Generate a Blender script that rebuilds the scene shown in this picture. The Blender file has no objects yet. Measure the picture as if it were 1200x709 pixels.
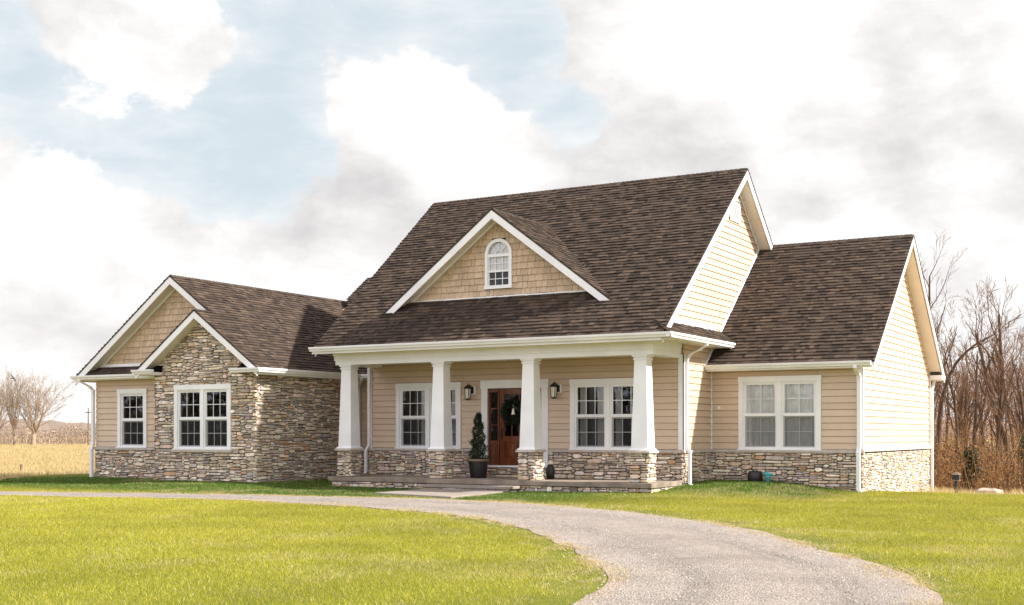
import bpy, math, random
import numpy as np
from mathutils import Vector, Matrix

random.seed(7)
rng = np.random.default_rng(7)
C = bpy.context.scene.collection
scene = bpy.context.scene

# ------------------------------------------------------------------ materials
def new_mat(name):
    m = bpy.data.materials.new(name); m.use_nodes = True
    nt = m.node_tree; b = nt.nodes['Principled BSDF']
    return m, nt, b

def N(nt, kind, **kw):
    n = nt.nodes.new(kind)
    for k, v in kw.items():
        if k in n.inputs: n.inputs[k].default_value = v
        else: setattr(n, k, v)
    return n

def coords(nt, scale=(1, 1, 1)):
    tc = N(nt, 'ShaderNodeTexCoord'); mp = N(nt, 'ShaderNodeMapping')
    mp.inputs['Scale'].default_value = scale
    nt.links.new(tc.outputs['Object'], mp.inputs['Vector'])
    return mp.outputs['Vector']

def mixc(nt, f, a, b, mode='MIX'):
    m = N(nt, 'ShaderNodeMix', data_type='RGBA', blend_type=mode)
    for sock, v in ((m.inputs[0], f), (m.inputs[6], a), (m.inputs[7], b)):
        if hasattr(v, 'is_output'): nt.links.new(v, sock)
        elif isinstance(v, (int, float)): sock.default_value = v
        else: sock.default_value = (*v[:3], 1)
    return m.outputs[2]

def noise(nt, vec, scale, detail=4, rough=.55):
    n = N(nt, 'ShaderNodeTexNoise', Scale=scale, Detail=detail, Roughness=rough)
    nt.links.new(vec, n.inputs['Vector'])
    return n.outputs['Fac']

def ramp(nt, f, stops):
    r = N(nt, 'ShaderNodeValToRGB')
    el = r.color_ramp.elements
    while len(el) < len(stops): el.new(.5)
    for e, (p, c) in zip(el, stops):
        e.position = p; e.color = (*c, 1) if len(c) == 3 else c
    nt.links.new(f, r.inputs['Fac'])
    return r.outputs['Color']

def bump(nt, b, h, strength, dist):
    n = N(nt, 'ShaderNodeBump', Strength=strength, Distance=dist)
    nt.links.new(h, n.inputs['Height']); nt.links.new(n.outputs['Normal'], b.inputs['Normal'])

def plain(name, col, rough=.5, var=.12, nscale=6, bumpd=0, bscale=60, metal=0, spec=.5, stretch=(1, 1, 1)):
    m, nt, b = new_mat(name)
    v = coords(nt, stretch)
    f = noise(nt, v, nscale, 6)
    lo = tuple(c * (1 - var) for c in col); hi = tuple(min(1, c * (1 + var)) for c in col)
    c = ramp(nt, f, [(.3, lo), (.7, hi)])
    nt.links.new(c, b.inputs['Base Color'])
    b.inputs['Roughness'].default_value = rough; b.inputs['Metallic'].default_value = metal
    b.inputs['Specular IOR Level'].default_value = spec
    if bumpd: bump(nt, b, noise(nt, v, bscale, 4), .6, bumpd)
    return m

def tinted(name, rough, nscale, amount, bumpd, bscale, spec=.3, trans=0, attr='tint'):
    """colour comes from the face attribute 'tint' (each stone, shingle, blade has a colour of its own)"""
    m, nt, b = new_mat(name)
    a = N(nt, 'ShaderNodeAttribute', attribute_name=attr)
    col = a.outputs['Color']
    if amount:
        v = coords(nt)
        f = noise(nt, v, nscale, 6, .65)
        g = ramp(nt, f, [(.3, (1 - amount,) * 3), (.7, (1 + amount * .6,) * 3)])
        col = mixc(nt, 1.0, col, g, 'MULTIPLY')
        if bumpd: bump(nt, b, noise(nt, v, bscale, 5, .6), .8, bumpd)
    nt.links.new(col, b.inputs['Base Color'])
    b.inputs['Roughness'].default_value = rough
    b.inputs['Specular IOR Level'].default_value = spec
    if trans:
        t = N(nt, 'ShaderNodeBsdfTranslucent'); nt.links.new(col, t.inputs['Color'])
        mx = N(nt, 'ShaderNodeMixShader', Fac=trans)
        nt.links.new(b.outputs[0], mx.inputs[1]); nt.links.new(t.outputs[0], mx.inputs[2])
        nt.links.new(mx.outputs[0], nt.nodes['Material Output'].inputs['Surface'])
    return m

M = {}
M['siding'] = tinted('tan lap siding', .5, 1.3, .07, .0012, 40, .5)
M['white'] = plain('white trim paint', (.79, .78, .785), .45, .07, 1.4, .0008, 30)
M['cream'] = plain('cream soffit', (.72, .655, .575), .55, .05, 2)
M['ceiling'] = plain('porch ceiling', (.62, .52, .38), .55, .06, 2)
M['stone'] = tinted('ledge stone', .9, 9, .42, .012, 28, .25)
M['mortar'] = plain('dark mortar', (.10, .083, .066), .95, .3, 14, .01, 50)
M['shingle'] = tinted('asphalt shingle', .95, 55, .3, .003, 140, .2)
M['deck'] = plain('roof deck edge', (.045, .038, .034), .9, .2)
M['shake'] = tinted('tan shake', .65, 14, .16, .003, 60, .3)
M['cap'] = plain('stone cap', (.47, .41, .36), .8, .16, 7, .004, 50)
M['concrete'] = plain('weathered concrete', (.25, .20, .155), .85, .35, 2.8, .004, 60)
M['walk'] = plain('pale concrete', (.26, .218, .185), .85, .16, 3, .003, 60)
M['black'] = plain('black iron', (.012, .012, .013), .4, .2, 20)
M['pot'] = plain('dark planter', (.016, .015, .014), .45, .25, 9)
M['potrim'] = plain('planter rim', (.20, .15, .10), .6, .2, 9)
M['lampglass'] = plain('frosted lamp glass', (.75, .70, .60), .25, .05)
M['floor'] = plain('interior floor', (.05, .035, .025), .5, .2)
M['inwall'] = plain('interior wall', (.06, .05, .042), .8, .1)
M['leafdark'] = tinted('dark evergreen leaf', .6, 1, 0, 0, 1, .3, .15)
M['grass'] = tinted('grass blades', .7, 1, 0, 0, 1, .15, .42)
M['bark'] = plain('brown bark', (.088, .050, .028), .95, .45, 3, .02, 14, stretch=(3, 3, .6))
M['twig'] = plain('thin twig', (.16, .084, .043), .95, .25, .5)
M['palebark'] = plain('pale tan bark', (.30, .225, .16), .95, .25, 2)
M['brush'] = tinted('dry brush', .9, 1, 0, 0, 1, .1, .3)
M['pebble'] = tinted('pebbles', .9, 1, 0, 0, 1, .2)
M['teal'] = plain('teal painted iron', (.06, .36, .38), .4, .15, 20)
M['rock'] = plain('pale rock', (.42, .36, .30), .9, .25, 3, .02, 12)
M['feather'] = plain('dark feather', (.02, .018, .018), .7, .2)
M['cut_wood'] = plain('grey wood', (.16, .12, .09), .9, .3, 5)
M['ornament'] = plain('cream ornament', (.78, .72, .6), .4, .05)

def door_wood():
    m, nt, b = new_mat('stained door wood')
    v = coords(nt, (7, 7, .8))
    f = noise(nt, v, 3, 8, .7)
    c = ramp(nt, f, [(.25, (.045, .010, .003)), (.55, (.15, .038, .010)), (.8, (.27, .085, .022))])
    nt.links.new(c, b.inputs['Base Color']); b.inputs['Roughness'].default_value = .28
    bump(nt, b, f, .3, .002)
    return m
M['door'] = door_wood()

def glass():
    m = bpy.data.materials.new('window glass'); m.use_nodes = True
    nt = m.node_tree; nt.nodes.remove(nt.nodes['Principled BSDF'])
    t = N(nt, 'ShaderNodeBsdfTransparent'); t.inputs['Color'].default_value = (.96, .97, .97, 1)
    g = N(nt, 'ShaderNodeBsdfGlossy', Roughness=.015)
    g.inputs['Color'].default_value = (.95, .97, 1, 1)
    v = coords(nt)
    bp = N(nt, 'ShaderNodeBump', Strength=.25, Distance=.004)
    nt.links.new(noise(nt, v, 1.8, 2), bp.inputs['Height'])
    nt.links.new(bp.outputs['Normal'], g.inputs['Normal'])
    lw = N(nt, 'ShaderNodeFresnel', IOR=1.65)
    ad = N(nt, 'ShaderNodeMath', operation='MULTIPLY_ADD', use_clamp=True); ad.inputs[1].default_value = .75; ad.inputs[2].default_value = .02
    nt.links.new(lw.outputs[0], ad.inputs[0])
    mx = N(nt, 'ShaderNodeMixShader')
    nt.links.new(ad.outputs[0], mx.inputs[0]); nt.links.new(t.outputs[0], mx.inputs[1]); nt.links.new(g.outputs[0], mx.inputs[2])
    nt.links.new(mx.outputs[0], nt.nodes['Material Output'].inputs['Surface'])
    return m
M['glass'] = glass()

def cloth(name, col, transp):
    m, nt, b = new_mat(name)
    v = coords(nt)
    c = ramp(nt, noise(nt, v, 3, 4), [(.3, tuple(x * .9 for x in col)), (.7, col)])
    nt.links.new(c, b.inputs['Base Color']); b.inputs['Roughness'].default_value = .9
    t = N(nt, 'ShaderNodeBsdfTransparent')
    mx = N(nt, 'ShaderNodeMixShader', Fac=transp)
    nt.links.new(b.outputs[0], mx.inputs[1]); nt.links.new(t.outputs[0], mx.inputs[2])
    nt.links.new(mx.outputs[0], nt.nodes['Material Output'].inputs['Surface'])
    return m
M['curtain'] = cloth('white curtain', (.84, .83, .81), .05)
M['screen'] = cloth('insect screen', (.04, .04, .042), .66)

def ground_mat(name, stops, s1, s2, bd, stretch=(1, 1, 1), stops2=None):
    m, nt, b = new_mat(name)
    v = coords(nt, stretch)
    f = noise(nt, v, s1, 8, .62)
    c = ramp(nt, f, stops)
    f2 = noise(nt, v, s2, 4, .7)
    g = ramp(nt, f2, [(.25, (.6, .6, .6)), (.75, (1.25, 1.25, 1.25))])
    c = mixc(nt, 1.0, c, g, 'MULTIPLY')
    nt.links.new(c, b.inputs['Base Color']); b.inputs['Roughness'].default_value = .95
    b.inputs['Specular IOR Level'].default_value = .1
    bump(nt, b, f2, .9, bd)
    return m
M['lawn'] = ground_mat('lawn soil and turf', [(.3, (.11, .13, .012)), (.55, (.17, .18, .02)), (.75, (.26, .22, .07))], .5, 30, .03)
M['field'] = ground_mat('dry field', [(.25, (.34, .26, .13)), (.5, (.44, .34, .19)), (.75, (.52, .41, .26))], .12, 3, .06)
M['hill'] = ground_mat('wooded ridge', [(.3, (.20, .155, .13)), (.6, (.27, .21, .17)), (.8, (.34, .27, .21))], .06, .4, .8, (1, 1, 2))  # distance haze over the ridge is mixed into these paler colours
def gravel_mat():
    m, nt, b = new_mat('gravel')
    v = coords(nt)
    vo = N(nt, 'ShaderNodeTexVoronoi', Scale=46); nt.links.new(v, vo.inputs['Vector'])
    base = ramp(nt, noise(nt, v, .7, 6, .6), [(.3, (.235, .202, .178)), (.5, (.285, .248, .220)), (.68, (.315, .275, .240)), (.82, (.36, .30, .225))])
    hs = N(nt, 'ShaderNodeSeparateColor'); nt.links.new(vo.outputs['Color'], hs.inputs[0])
    g = ramp(nt, hs.outputs[0], [(.0, (.70, .69, .68)), (.5, (1, .99, .98)), (1, (1.32, 1.30, 1.27))])
    c = mixc(nt, 1.0, base, g, 'MULTIPLY')
    at_ = N(nt, 'ShaderNodeAttribute', attribute_name='tint'); c = mixc(nt, 1.0, c, at_.outputs['Color'], 'MULTIPLY')
    nt.links.new(c, b.inputs['Base Color']); b.inputs['Roughness'].default_value = .95
    b.inputs['Specular IOR Level'].default_value = .15
    inv = N(nt, 'ShaderNodeMath', operation='SUBTRACT'); inv.inputs[0].default_value = 1
    nt.links.new(vo.outputs['Distance'], inv.inputs[1])
    bump(nt, b, inv.outputs[0], .9, .02)
    return m
M['gravel'] = gravel_mat()

# ------------------------------------------------------------------ mesh builder
class MB:
    def __init__(s): s.v = []; s.f = []; s.t = []; s.smooth = False
    def poly(s, pts, col=None):
        i = len(s.v); s.v.extend([tuple(p) for p in pts]); s.f.append(tuple(range(i, i + len(pts)))); s.t.append(col)
    def mesh(s, vs, fs, col=None):
        i = len(s.v); s.v.extend([tuple(p) for p in vs])
        for f in fs: s.f.append(tuple(i + k for k in f)); s.t.append(col)
    def box(s, x0, y0, z0, x1, y1, z1, col=None):
        x0, x1 = sorted((x0, x1)); y0, y1 = sorted((y0, y1)); z0, z1 = sorted((z0, z1))
        s.mesh([(x0, y0, z0), (x1, y0, z0), (x1, y1, z0), (x0, y1, z0), (x0, y0, z1), (x1, y0, z1), (x1, y1, z1), (x0, y1, z1)],
               [(0, 3, 2, 1), (4, 5, 6, 7), (0, 1, 5, 4), (1, 2, 6, 5), (2, 3, 7, 6), (3, 0, 4, 7)], col)
    def prism(s, pts, ext, col=None):
        n = len(pts); p = [Vector(q) for q in pts]; e = Vector(ext)
        s.mesh(p + [q + e for q in p], [tuple(range(n))[::-1], tuple(range(n, 2 * n))] + [(i, (i + 1) % n, n + (i + 1) % n, n + i) for i in range(n)], col)
    def frus(s, cx, cy, z0, hx0, hy0, z1, hx1, hy1, col=None):
        a = [(cx - hx0, cy - hy0, z0), (cx + hx0, cy - hy0, z0), (cx + hx0, cy + hy0, z0), (cx - hx0, cy + hy0, z0)]
        b = [(cx - hx1, cy - hy1, z1), (cx + hx1, cy - hy1, z1), (cx + hx1, cy + hy1, z1), (cx - hx1, cy + hy1, z1)]
        s.mesh(a + b, [(0, 3, 2, 1), (4, 5, 6, 7), (0, 1, 5, 4), (1, 2, 6, 5), (2, 3, 7, 6), (3, 0, 4, 7)], col)
    def lathe(s, cx, cy, prof, n=20, col=None):
        vs = []; fs = []
        for r, z in prof:
            for k in range(n):
                a = 2 * math.pi * k / n; vs.append((cx + r * math.cos(a), cy + r * math.sin(a), z))
        for i in range(len(prof) - 1):
            for k in range(n):
                fs.append((i * n + k, i * n + (k + 1) % n, (i + 1) * n + (k + 1) % n, (i + 1) * n + k))
        s.mesh(vs, fs, col)
    def sweep(s, pts, hx, hy, col=None):
        """rectangular pipe through pts, section kept level"""
        vs = []
        for p in pts:
            x, y, z = p; vs += [(x - hx, y - hy, z), (x + hx, y - hy, z), (x + hx, y + hy, z), (x - hx, y + hy, z)]
        fs = [(0, 3, 2, 1)]
        for i in range(len(pts) - 1):
            for k in range(4): fs.append((i * 4 + k, i * 4 + (k + 1) % 4, i * 4 + 4 + (k + 1) % 4, i * 4 + 4 + k))
        m = 4 * (len(pts) - 1); fs.append((m, m + 1, m + 2, m + 3))
        s.mesh(vs, fs, col)
    def tube(s, pts, rad, n=8, col=None):
        pts = [Vector(p) for p in pts]
        vs = []; fs = []
        for i, p in enumerate(pts):
            d = (pts[min(i + 1, len(pts) - 1)] - pts[max(i - 1, 0)]).normalized()
            u = d.cross(Vector((0, 0, 1)) if abs(d.z) < .9 else Vector((1, 0, 0))).normalized(); w = d.cross(u)
            r = rad[i] if isinstance(rad, (list, tuple)) else rad
            for k in range(n):
                a = 2 * math.pi * k / n; vs.append(p + u * (r * math.cos(a)) + w * (r * math.sin(a)))
        for i in range(len(pts) - 1):
            for k in range(n): fs.append((i * n + k, i * n + (k + 1) % n, (i + 1) * n + (k + 1) % n, (i + 1) * n + k))
        fs.append(tuple(range(n))[::-1]); fs.append(tuple(range((len(pts) - 1) * n, len(pts) * n)))
        s.mesh(vs, fs, col)

def wloc(o):
    v = Vector((0, 0, 0))
    while o is not None: v += o.location; o = o.parent
    return v

def obj(name, mb, mat, parent=None, smooth=False):
    off = wloc(parent) if parent else Vector((0, 0, 0))
    me = bpy.data.meshes.new(name)
    me.from_pydata([(x - off.x, y - off.y, z - off.z) for x, y, z in mb.v], [], mb.f)
    me.materials.append(mat)
    if any(c is not None for c in mb.t):
        at = me.attributes.new('tint', 'FLOAT_COLOR', 'FACE')
        arr = np.ones((len(mb.f), 4), np.float32)
        for i, c in enumerate(mb.t):
            if c is not None: arr[i, :3] = c
        at.data.foreach_set('color', arr.ravel())
    if smooth: me.polygons.foreach_set('use_smooth', [True] * len(me.polygons))
    o = bpy.data.objects.new(name, me); C.objects.link(o)
    if parent: o.parent = parent
    return o

def obj_np(name, V, F, mat, parent=None, tint=None, smooth=False):
    """V (n,3) in parent space, F (m,k) faces of one size"""
    me = bpy.data.meshes.new(name)
    n, m, k = len(V), len(F), F.shape[1]
    me.vertices.add(n); me.vertices.foreach_set('co', np.ascontiguousarray(V, np.float32).ravel())
    me.loops.add(m * k); me.loops.foreach_set('vertex_index', np.ascontiguousarray(F, np.int32).ravel())
    me.polygons.add(m); me.polygons.foreach_set('loop_start', np.arange(0, m * k, k, dtype=np.int32))
    if smooth: me.polygons.foreach_set('use_smooth', np.ones(m, bool))
    me.materials.append(mat); me.update(calc_edges=True)
    if tint is not None:
        at = me.attributes.new('tint', 'FLOAT_COLOR', 'FACE')
        arr = np.ones((m, 4), np.float32); arr[:, :3] = tint
        at.data.foreach_set('color', arr.ravel())
    o = bpy.data.objects.new(name, me); C.objects.link(o)
    if parent: o.parent = parent
    return o

def tag(o, label=None, cat=None, group=None, kind=None):
    if label: o['label'] = label
    if cat: o['category'] = cat
    if group: o['group'] = group
    if kind: o['kind'] = kind
    return o

def empty(name, loc, label, cat, group=None):
    o = bpy.data.objects.new(name, None); C.objects.link(o); o.location = loc; o.empty_display_size = .3
    return tag(o, label, cat, group)

def copy_tree(o, parent=None):
    c = o.copy(); C.objects.link(c)
    if parent: c.parent = parent
    for ch in [x for x in bpy.data.objects if x.parent == o]: copy_tree(ch, c)
    return c

# ------------------------------------------------------------------ terrain
def ss(a, b, x):
    t = np.clip((np.asarray(x, float) - a) / (b - a), 0, 1); return t * t * (3 - 2 * t)
def hgt(X, Y):
    X = np.asarray(X, float); Y = np.asarray(Y, float)
    rise = .23 * ss(25.2, 29.8, Y) * ss(-16, -11.3, X) * (1 - ss(-10, -7.3, X)) * (1 - ss(45, 70, Y)) + .12 * ss(21.5, 25.5, Y) * ss(-40, -29, X) * (1 - ss(-22.3, -20.6, X)) * (1 - ss(45, 70, Y))
    drop = -np.clip((Y - 30.6) * .054, 0, 1.7) * ss(-26, -12, X)
    und = .05 * np.sin(X * .21 + 1.3) * np.sin(Y * .17 + .4) * (1 - ss(8, 20, Y) * (1 - ss(45, 80, Y)))
    far = .5 * ss(60, 160, np.hypot(X, Y)) * np.sin(X * .021) * np.sin(Y * .019)
    return rise + drop + und * .6 + far * ss(-20, -60, X) * 0
h1 = lambda x, y: float(hgt(x, y))

def struct(o): o['kind'] = 'structure'; return o

def grid_sheet(name, xs, ys, mat, dz=0, keep=None):
    X, Y = np.meshgrid(xs, ys)
    V = np.stack([X, Y, hgt(X, Y) + dz], -1).reshape(-1, 3)
    ny, nx = X.shape
    I = np.arange(nx * ny).reshape(ny, nx)
    F = np.stack([I[:-1, :-1], I[:-1, 1:], I[1:, 1:], I[1:, :-1]], -1).reshape(-1, 4)
    if keep is not None:
        cx = V[F].mean(1); F = F[keep(cx[:, 0], cx[:, 1])]
        used, inv = np.unique(F, return_inverse=True); V = V[used]; F = inv.reshape(F.shape)
    return struct(obj_np(name, V, F, mat, smooth=True))

def spaced(lo, hi, a, b, fine, coarse):
    l = list(np.arange(a, b + 1e-6, fine))
    x = b; st = fine
    while x < hi: st = min(st * 1.35, coarse); x += st; l.append(x)
    x = a; st = fine
    while x > lo: st = min(st * 1.35, coarse); x -= st; l.insert(0, x)
    return np.array(l)
grid_sheet('field', spaced(-1500, 1200, -45, 15, .6, 90), spaced(-400, 1600, -4, 70, .6, 90), M['field'], 0)

ROAD_OUT = [(-60, 15.5), (-44, 17.6), (-34, 18.9), (-26.05, 19.95), (-21.8, 21.35), (-19.46, 21.8), (-17.44, 22.1), (-15.68, 22.3), (-14.35, 22.4), (-11.83, 21.75), (-8.87, 20.2), (-6.07, 17.64), (-3.99, 14.67), (-2.71, 12.45), (-2.0, 10.6), (-1.3, 7), (-1.0, 2), (-.9, -6), (-.9, -20)]
ROAD_IN = [(-60, 12.2), (-44, 15.6), (-34, 17.4), (-24.6, 18.8), (-20.2, 19.8), (-17.76, 19.9), (-15.24, 19.5), (-12.05, 18.4), (-9.58, 16.6), (-7.45, 14.2), (-6.1, 12.3), (-5.3, 10.9), (-4.75, 9.2), (-4.45, 7), (-4.3, 2), (-4.3, -6), (-4.3, -20)]
def catmull(P, n):
    P = [Vector(p) for p in P]; out = []
    for i in range(len(P) - 1):
        p0 = P[max(i - 1, 0)]; p1 = P[i]; p2 = P[i + 1]; p3 = P[min(i + 2, len(P) - 1)]
        for k in range(n):
            t = k / n
            out.append(.5 * ((2 * p1) + (p2 - p0) * t + (2 * p0 - 5 * p1 + 4 * p2 - p3) * t * t + (3 * p1 - p0 - 3 * p2 + p3) * t ** 3))
    out.append(P[-1]); return out
def resample(P, n):
    A = np.array([(p[0], p[1]) for p in P]); d = np.r_[0, np.cumsum(np.hypot(*np.diff(A, axis=0).T))]
    s = np.linspace(0, d[-1], n); return np.stack([np.interp(s, d, A[:, 0]), np.interp(s, d, A[:, 1])], -1)
# pair the two edges by bearing round the turning circle's middle so the ribbon's ribs stay square
RO = resample(catmull(ROAD_OUT, 8), 1200); RI = resample(catmull(ROAD_IN, 8), 1200)
def vnoise(X, Y, s, seed):
    X = np.asarray(X, float); Y = np.asarray(Y, float)
    r_ = np.random.default_rng(seed); g = r_.uniform(0, 1, (64, 64)); x = (X / s) % 64; y = (Y / s) % 64
    i, j = x.astype(int), y.astype(int); fx, fy = x - i, y - j; fx = fx * fx * (3 - 2 * fx); fy = fy * fy * (3 - 2 * fy); i1, j1 = (i + 1) % 64, (j + 1) % 64
    return g[i, j] * (1 - fx) * (1 - fy) + g[i1, j] * fx * (1 - fy) + g[i, j1] * (1 - fx) * fy + g[i1, j1] * fx * fy
def road_mesh():
    n, m = 1200, 44
    T = np.linspace(0, 1, m)[None, :, None]
    def wob(E, k):      # ragged edges
        e = E.copy(); t = np.gradient(E, axis=0); t /= np.linalg.norm(t, axis=1)[:, None]
        o = (vnoise(E[:, 0], E[:, 1], .8, 50 + k) - .5) * .18 + (vnoise(E[:, 0], E[:, 1], 2.6, 60 + k) - .5) * .18
        e[:, 0] += -t[:, 1] * o; e[:, 1] += t[:, 0] * o; return e
    A_, B_ = wob(RI, 0), wob(RO, 1)
    P = A_[:, None, :] * (1 - T) + B_[:, None, :] * T
    crown = .02 * np.sin(np.pi * T[..., 0]) - .018 * (np.exp(-((T[..., 0] - .28) / .08) ** 2) + np.exp(-((T[..., 0] - .72) / .08) ** 2))
    Z = hgt(P[..., 0], P[..., 1]) + .016 + crown * np.sin(np.pi * T[..., 0]) ** .5
    V = np.concatenate([P, Z[..., None]], -1).reshape(-1, 3)
    I = np.arange(n * m).reshape(n, m)
    F = np.stack([I[:-1, :-1], I[1:, :-1], I[1:, 1:], I[:-1, 1:]], -1).reshape(-1, 4)[:, ::-1]
    # the two wheel tracks are packed finer and greyer than the crown and shoulders
    cx = V[F].mean(1); tt = np.tile((np.arange(m - 1) + .5) / (m - 1), n - 1); L_ = np.repeat(np.arange(n - 1), m - 1)
    wv = .03 * np.sin(L_ * .021)
    tr = np.exp(-((tt - .27 + wv) / .07) ** 2) + np.exp(-((tt - .71 + wv) / .07) ** 2)
    st = vnoise(tt * 60, L_ * .05, 1.0, 71) - .5
    tn = 1.06 - .16 * tr + .16 * st * (.5 + tr); edge = ss(.12, .0, np.minimum(tt, 1 - tt))
    tint = np.stack([tn * (1 + .12 * edge), tn * (1 + .04 * edge), tn * (1 - .08 * edge)], -1)
    return struct(obj_np('gravel_road', V, F, M['gravel'], tint=tint, smooth=True))
road_mesh()
ROADPOLY = np.concatenate([RI[::3], RO[::-3]])
def in_poly(px, py, P):
    px = np.asarray(px); py = np.asarray(py); inside = np.zeros(px.shape, bool)
    x0, y0 = P[:, 0], P[:, 1]; x1, y1 = np.roll(x0, -1), np.roll(y0, -1)
    for a, b, c, d in zip(x0, y0, x1, y1):
        if b == d: continue
        cond = ((b > py) != (d > py)) & (px < (c - a) * (py - b) / (d - b) + a)
        inside ^= cond
    return inside
def edge_dist(px, py):
    E_ = np.concatenate([resample(RI, 160), resample(RO, 160)])
    d = np.full(px.shape, 1e9)
    for e in E_: d = np.minimum(d, (px - e[0]) ** 2 + (py - e[1]) ** 2)
    return np.sqrt(d)
# where the mown lawn ends: the dry field to the left, a dirt bank behind the right corner
LAWN = np.array([(-60, -10), (-60, 14), (-44, 18.2), (-34, 19.8), (-27.5, 20.6), (-30, 22.6), (-32.2, 25.2), (-33.2, 27), (-33.8, 30), (-33.8, 40), (-8, 40), (-7.4, 35), (-5.6, 31.9), (-2, 29.6), (4, 26.5), (14, 22), (30, 12), (30, -10)], float)
# (in the photograph the lawn's far edge to the right is the brow where the ground falls away)
grid_sheet('lawn', np.arange(-60, 31, .5), np.arange(-10, 41, .5), M['lawn'], .008, lambda x, y: in_poly(x, y, LAWN))
HOUSE = [(-29.3, 25.65, -22.35, 36), (-26.2, 25.05, -22.35, 26), (-21.05, 26.4, -11.45, 36), (-11.6, 30.2, -7.55, 38.3), (-22.5, 29.4, -21, 36)]

# ------------------------------------------------------------------ house kit
house = empty('house', (-18, 30, 0), 'tan craftsman house with brown shingled gables, white porch columns and ledge stone base', 'house')
Zv = Vector((0, 0, 1))
class Fr:
    """a wall's own frame: a along it, n outward, z up"""
    def __init__(s, O, A, Nn): s.O = Vector(O); s.A = Vector(A); s.N = Vector(Nn)
    def p(s, a, n, z): return s.O + s.A * a + s.N * n + Zv * z
    def box(s, mb, a0, a1, n0, n1, z0, z1, col=None):
        q = [s.p(a0, n0, z0), s.p(a1, n0, z0), s.p(a1, n1, z0), s.p(a0, n1, z0)]
        mb.prism(q, (0, 0, z1 - z0), col)

def siding(mb, F, z0, z1, span, holes=(), expo=.165):
    z = z0; gap = .0105
    while z < z1 - 1e-4:
        zt = min(z + expo, z1)
        cuts = sorted({z, min(z + gap, zt), zt, *[h for q in holes for h in (q[2], q[3]) if z < h < zt]})
        ph = random.uniform(0, 3.66); tints = {}
        out = lambda zz: .003 + .021 * (1 - (zz - z) / expo)
        for b, t in zip(cuts[:-1], cuts[1:]):
            l0, r0 = span(b); l1, r1 = span(t)
            if r0 - l0 < .01: continue
            if r1 < l1: l1 = r1 = (l1 + r1) / 2
            mid = (b + t) / 2; segs = [(l0, r0, l1, r1)]
            for q in holes:
                if q[2] < mid < q[3]:
                    ns = []
                    for s in segs:
                        if q[1] <= s[0] or q[0] >= s[1]: ns.append(s); continue
                        if q[0] > s[0]: ns.append((s[0], q[0], s[2], q[0]))
                        if q[1] < s[1]: ns.append((q[1], s[1], q[1], s[3]))
                    segs = ns
            cutsegs = []
            for s in segs:
                lo, hi = max(s[0], s[2]), min(s[1], s[3]); k = math.ceil((lo - ph) / 3.66); cur = s
                while ph + k * 3.66 < hi:
                    x = ph + k * 3.66
                    if x > lo + .05: cutsegs.append((cur[0], x - .0012, cur[2], x - .0012, k)); cur = (x + .0012, s[1], x + .0012, s[3])
                    k += 1
                cutsegs.append((*cur, k))
            for s in cutsegs:
                if s[4] not in tints: q = random.gauss(1, .022); tints[s[4]] = (.585 * q, .445 * q, .325 * q)
                tc_ = tints[s[4]]
                if t <= z + gap + 1e-6:      # the shadow gap under the lap: a recess
                    mb.poly([F.p(s[0], -.028, b), F.p(s[1], -.028, b), F.p(s[3], -.028, t), F.p(s[2], -.028, t)], tc_)
                    mb.poly([F.p(s[0], -.028, t), F.p(s[1], -.028, t), F.p(s[3], out(t), t), F.p(s[2], out(t), t)], tc_)
                    mb.poly([F.p(s[0], .003, b), F.p(s[1], .003, b), F.p(s[1], -.028, b), F.p(s[0], -.028, b)], tc_)
                else: mb.poly([F.p(s[0], out(b), b), F.p(s[1], out(b), b), F.p(s[3], out(t), t), F.p(s[2], out(t), t)], tc_)
        z = zt

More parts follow.
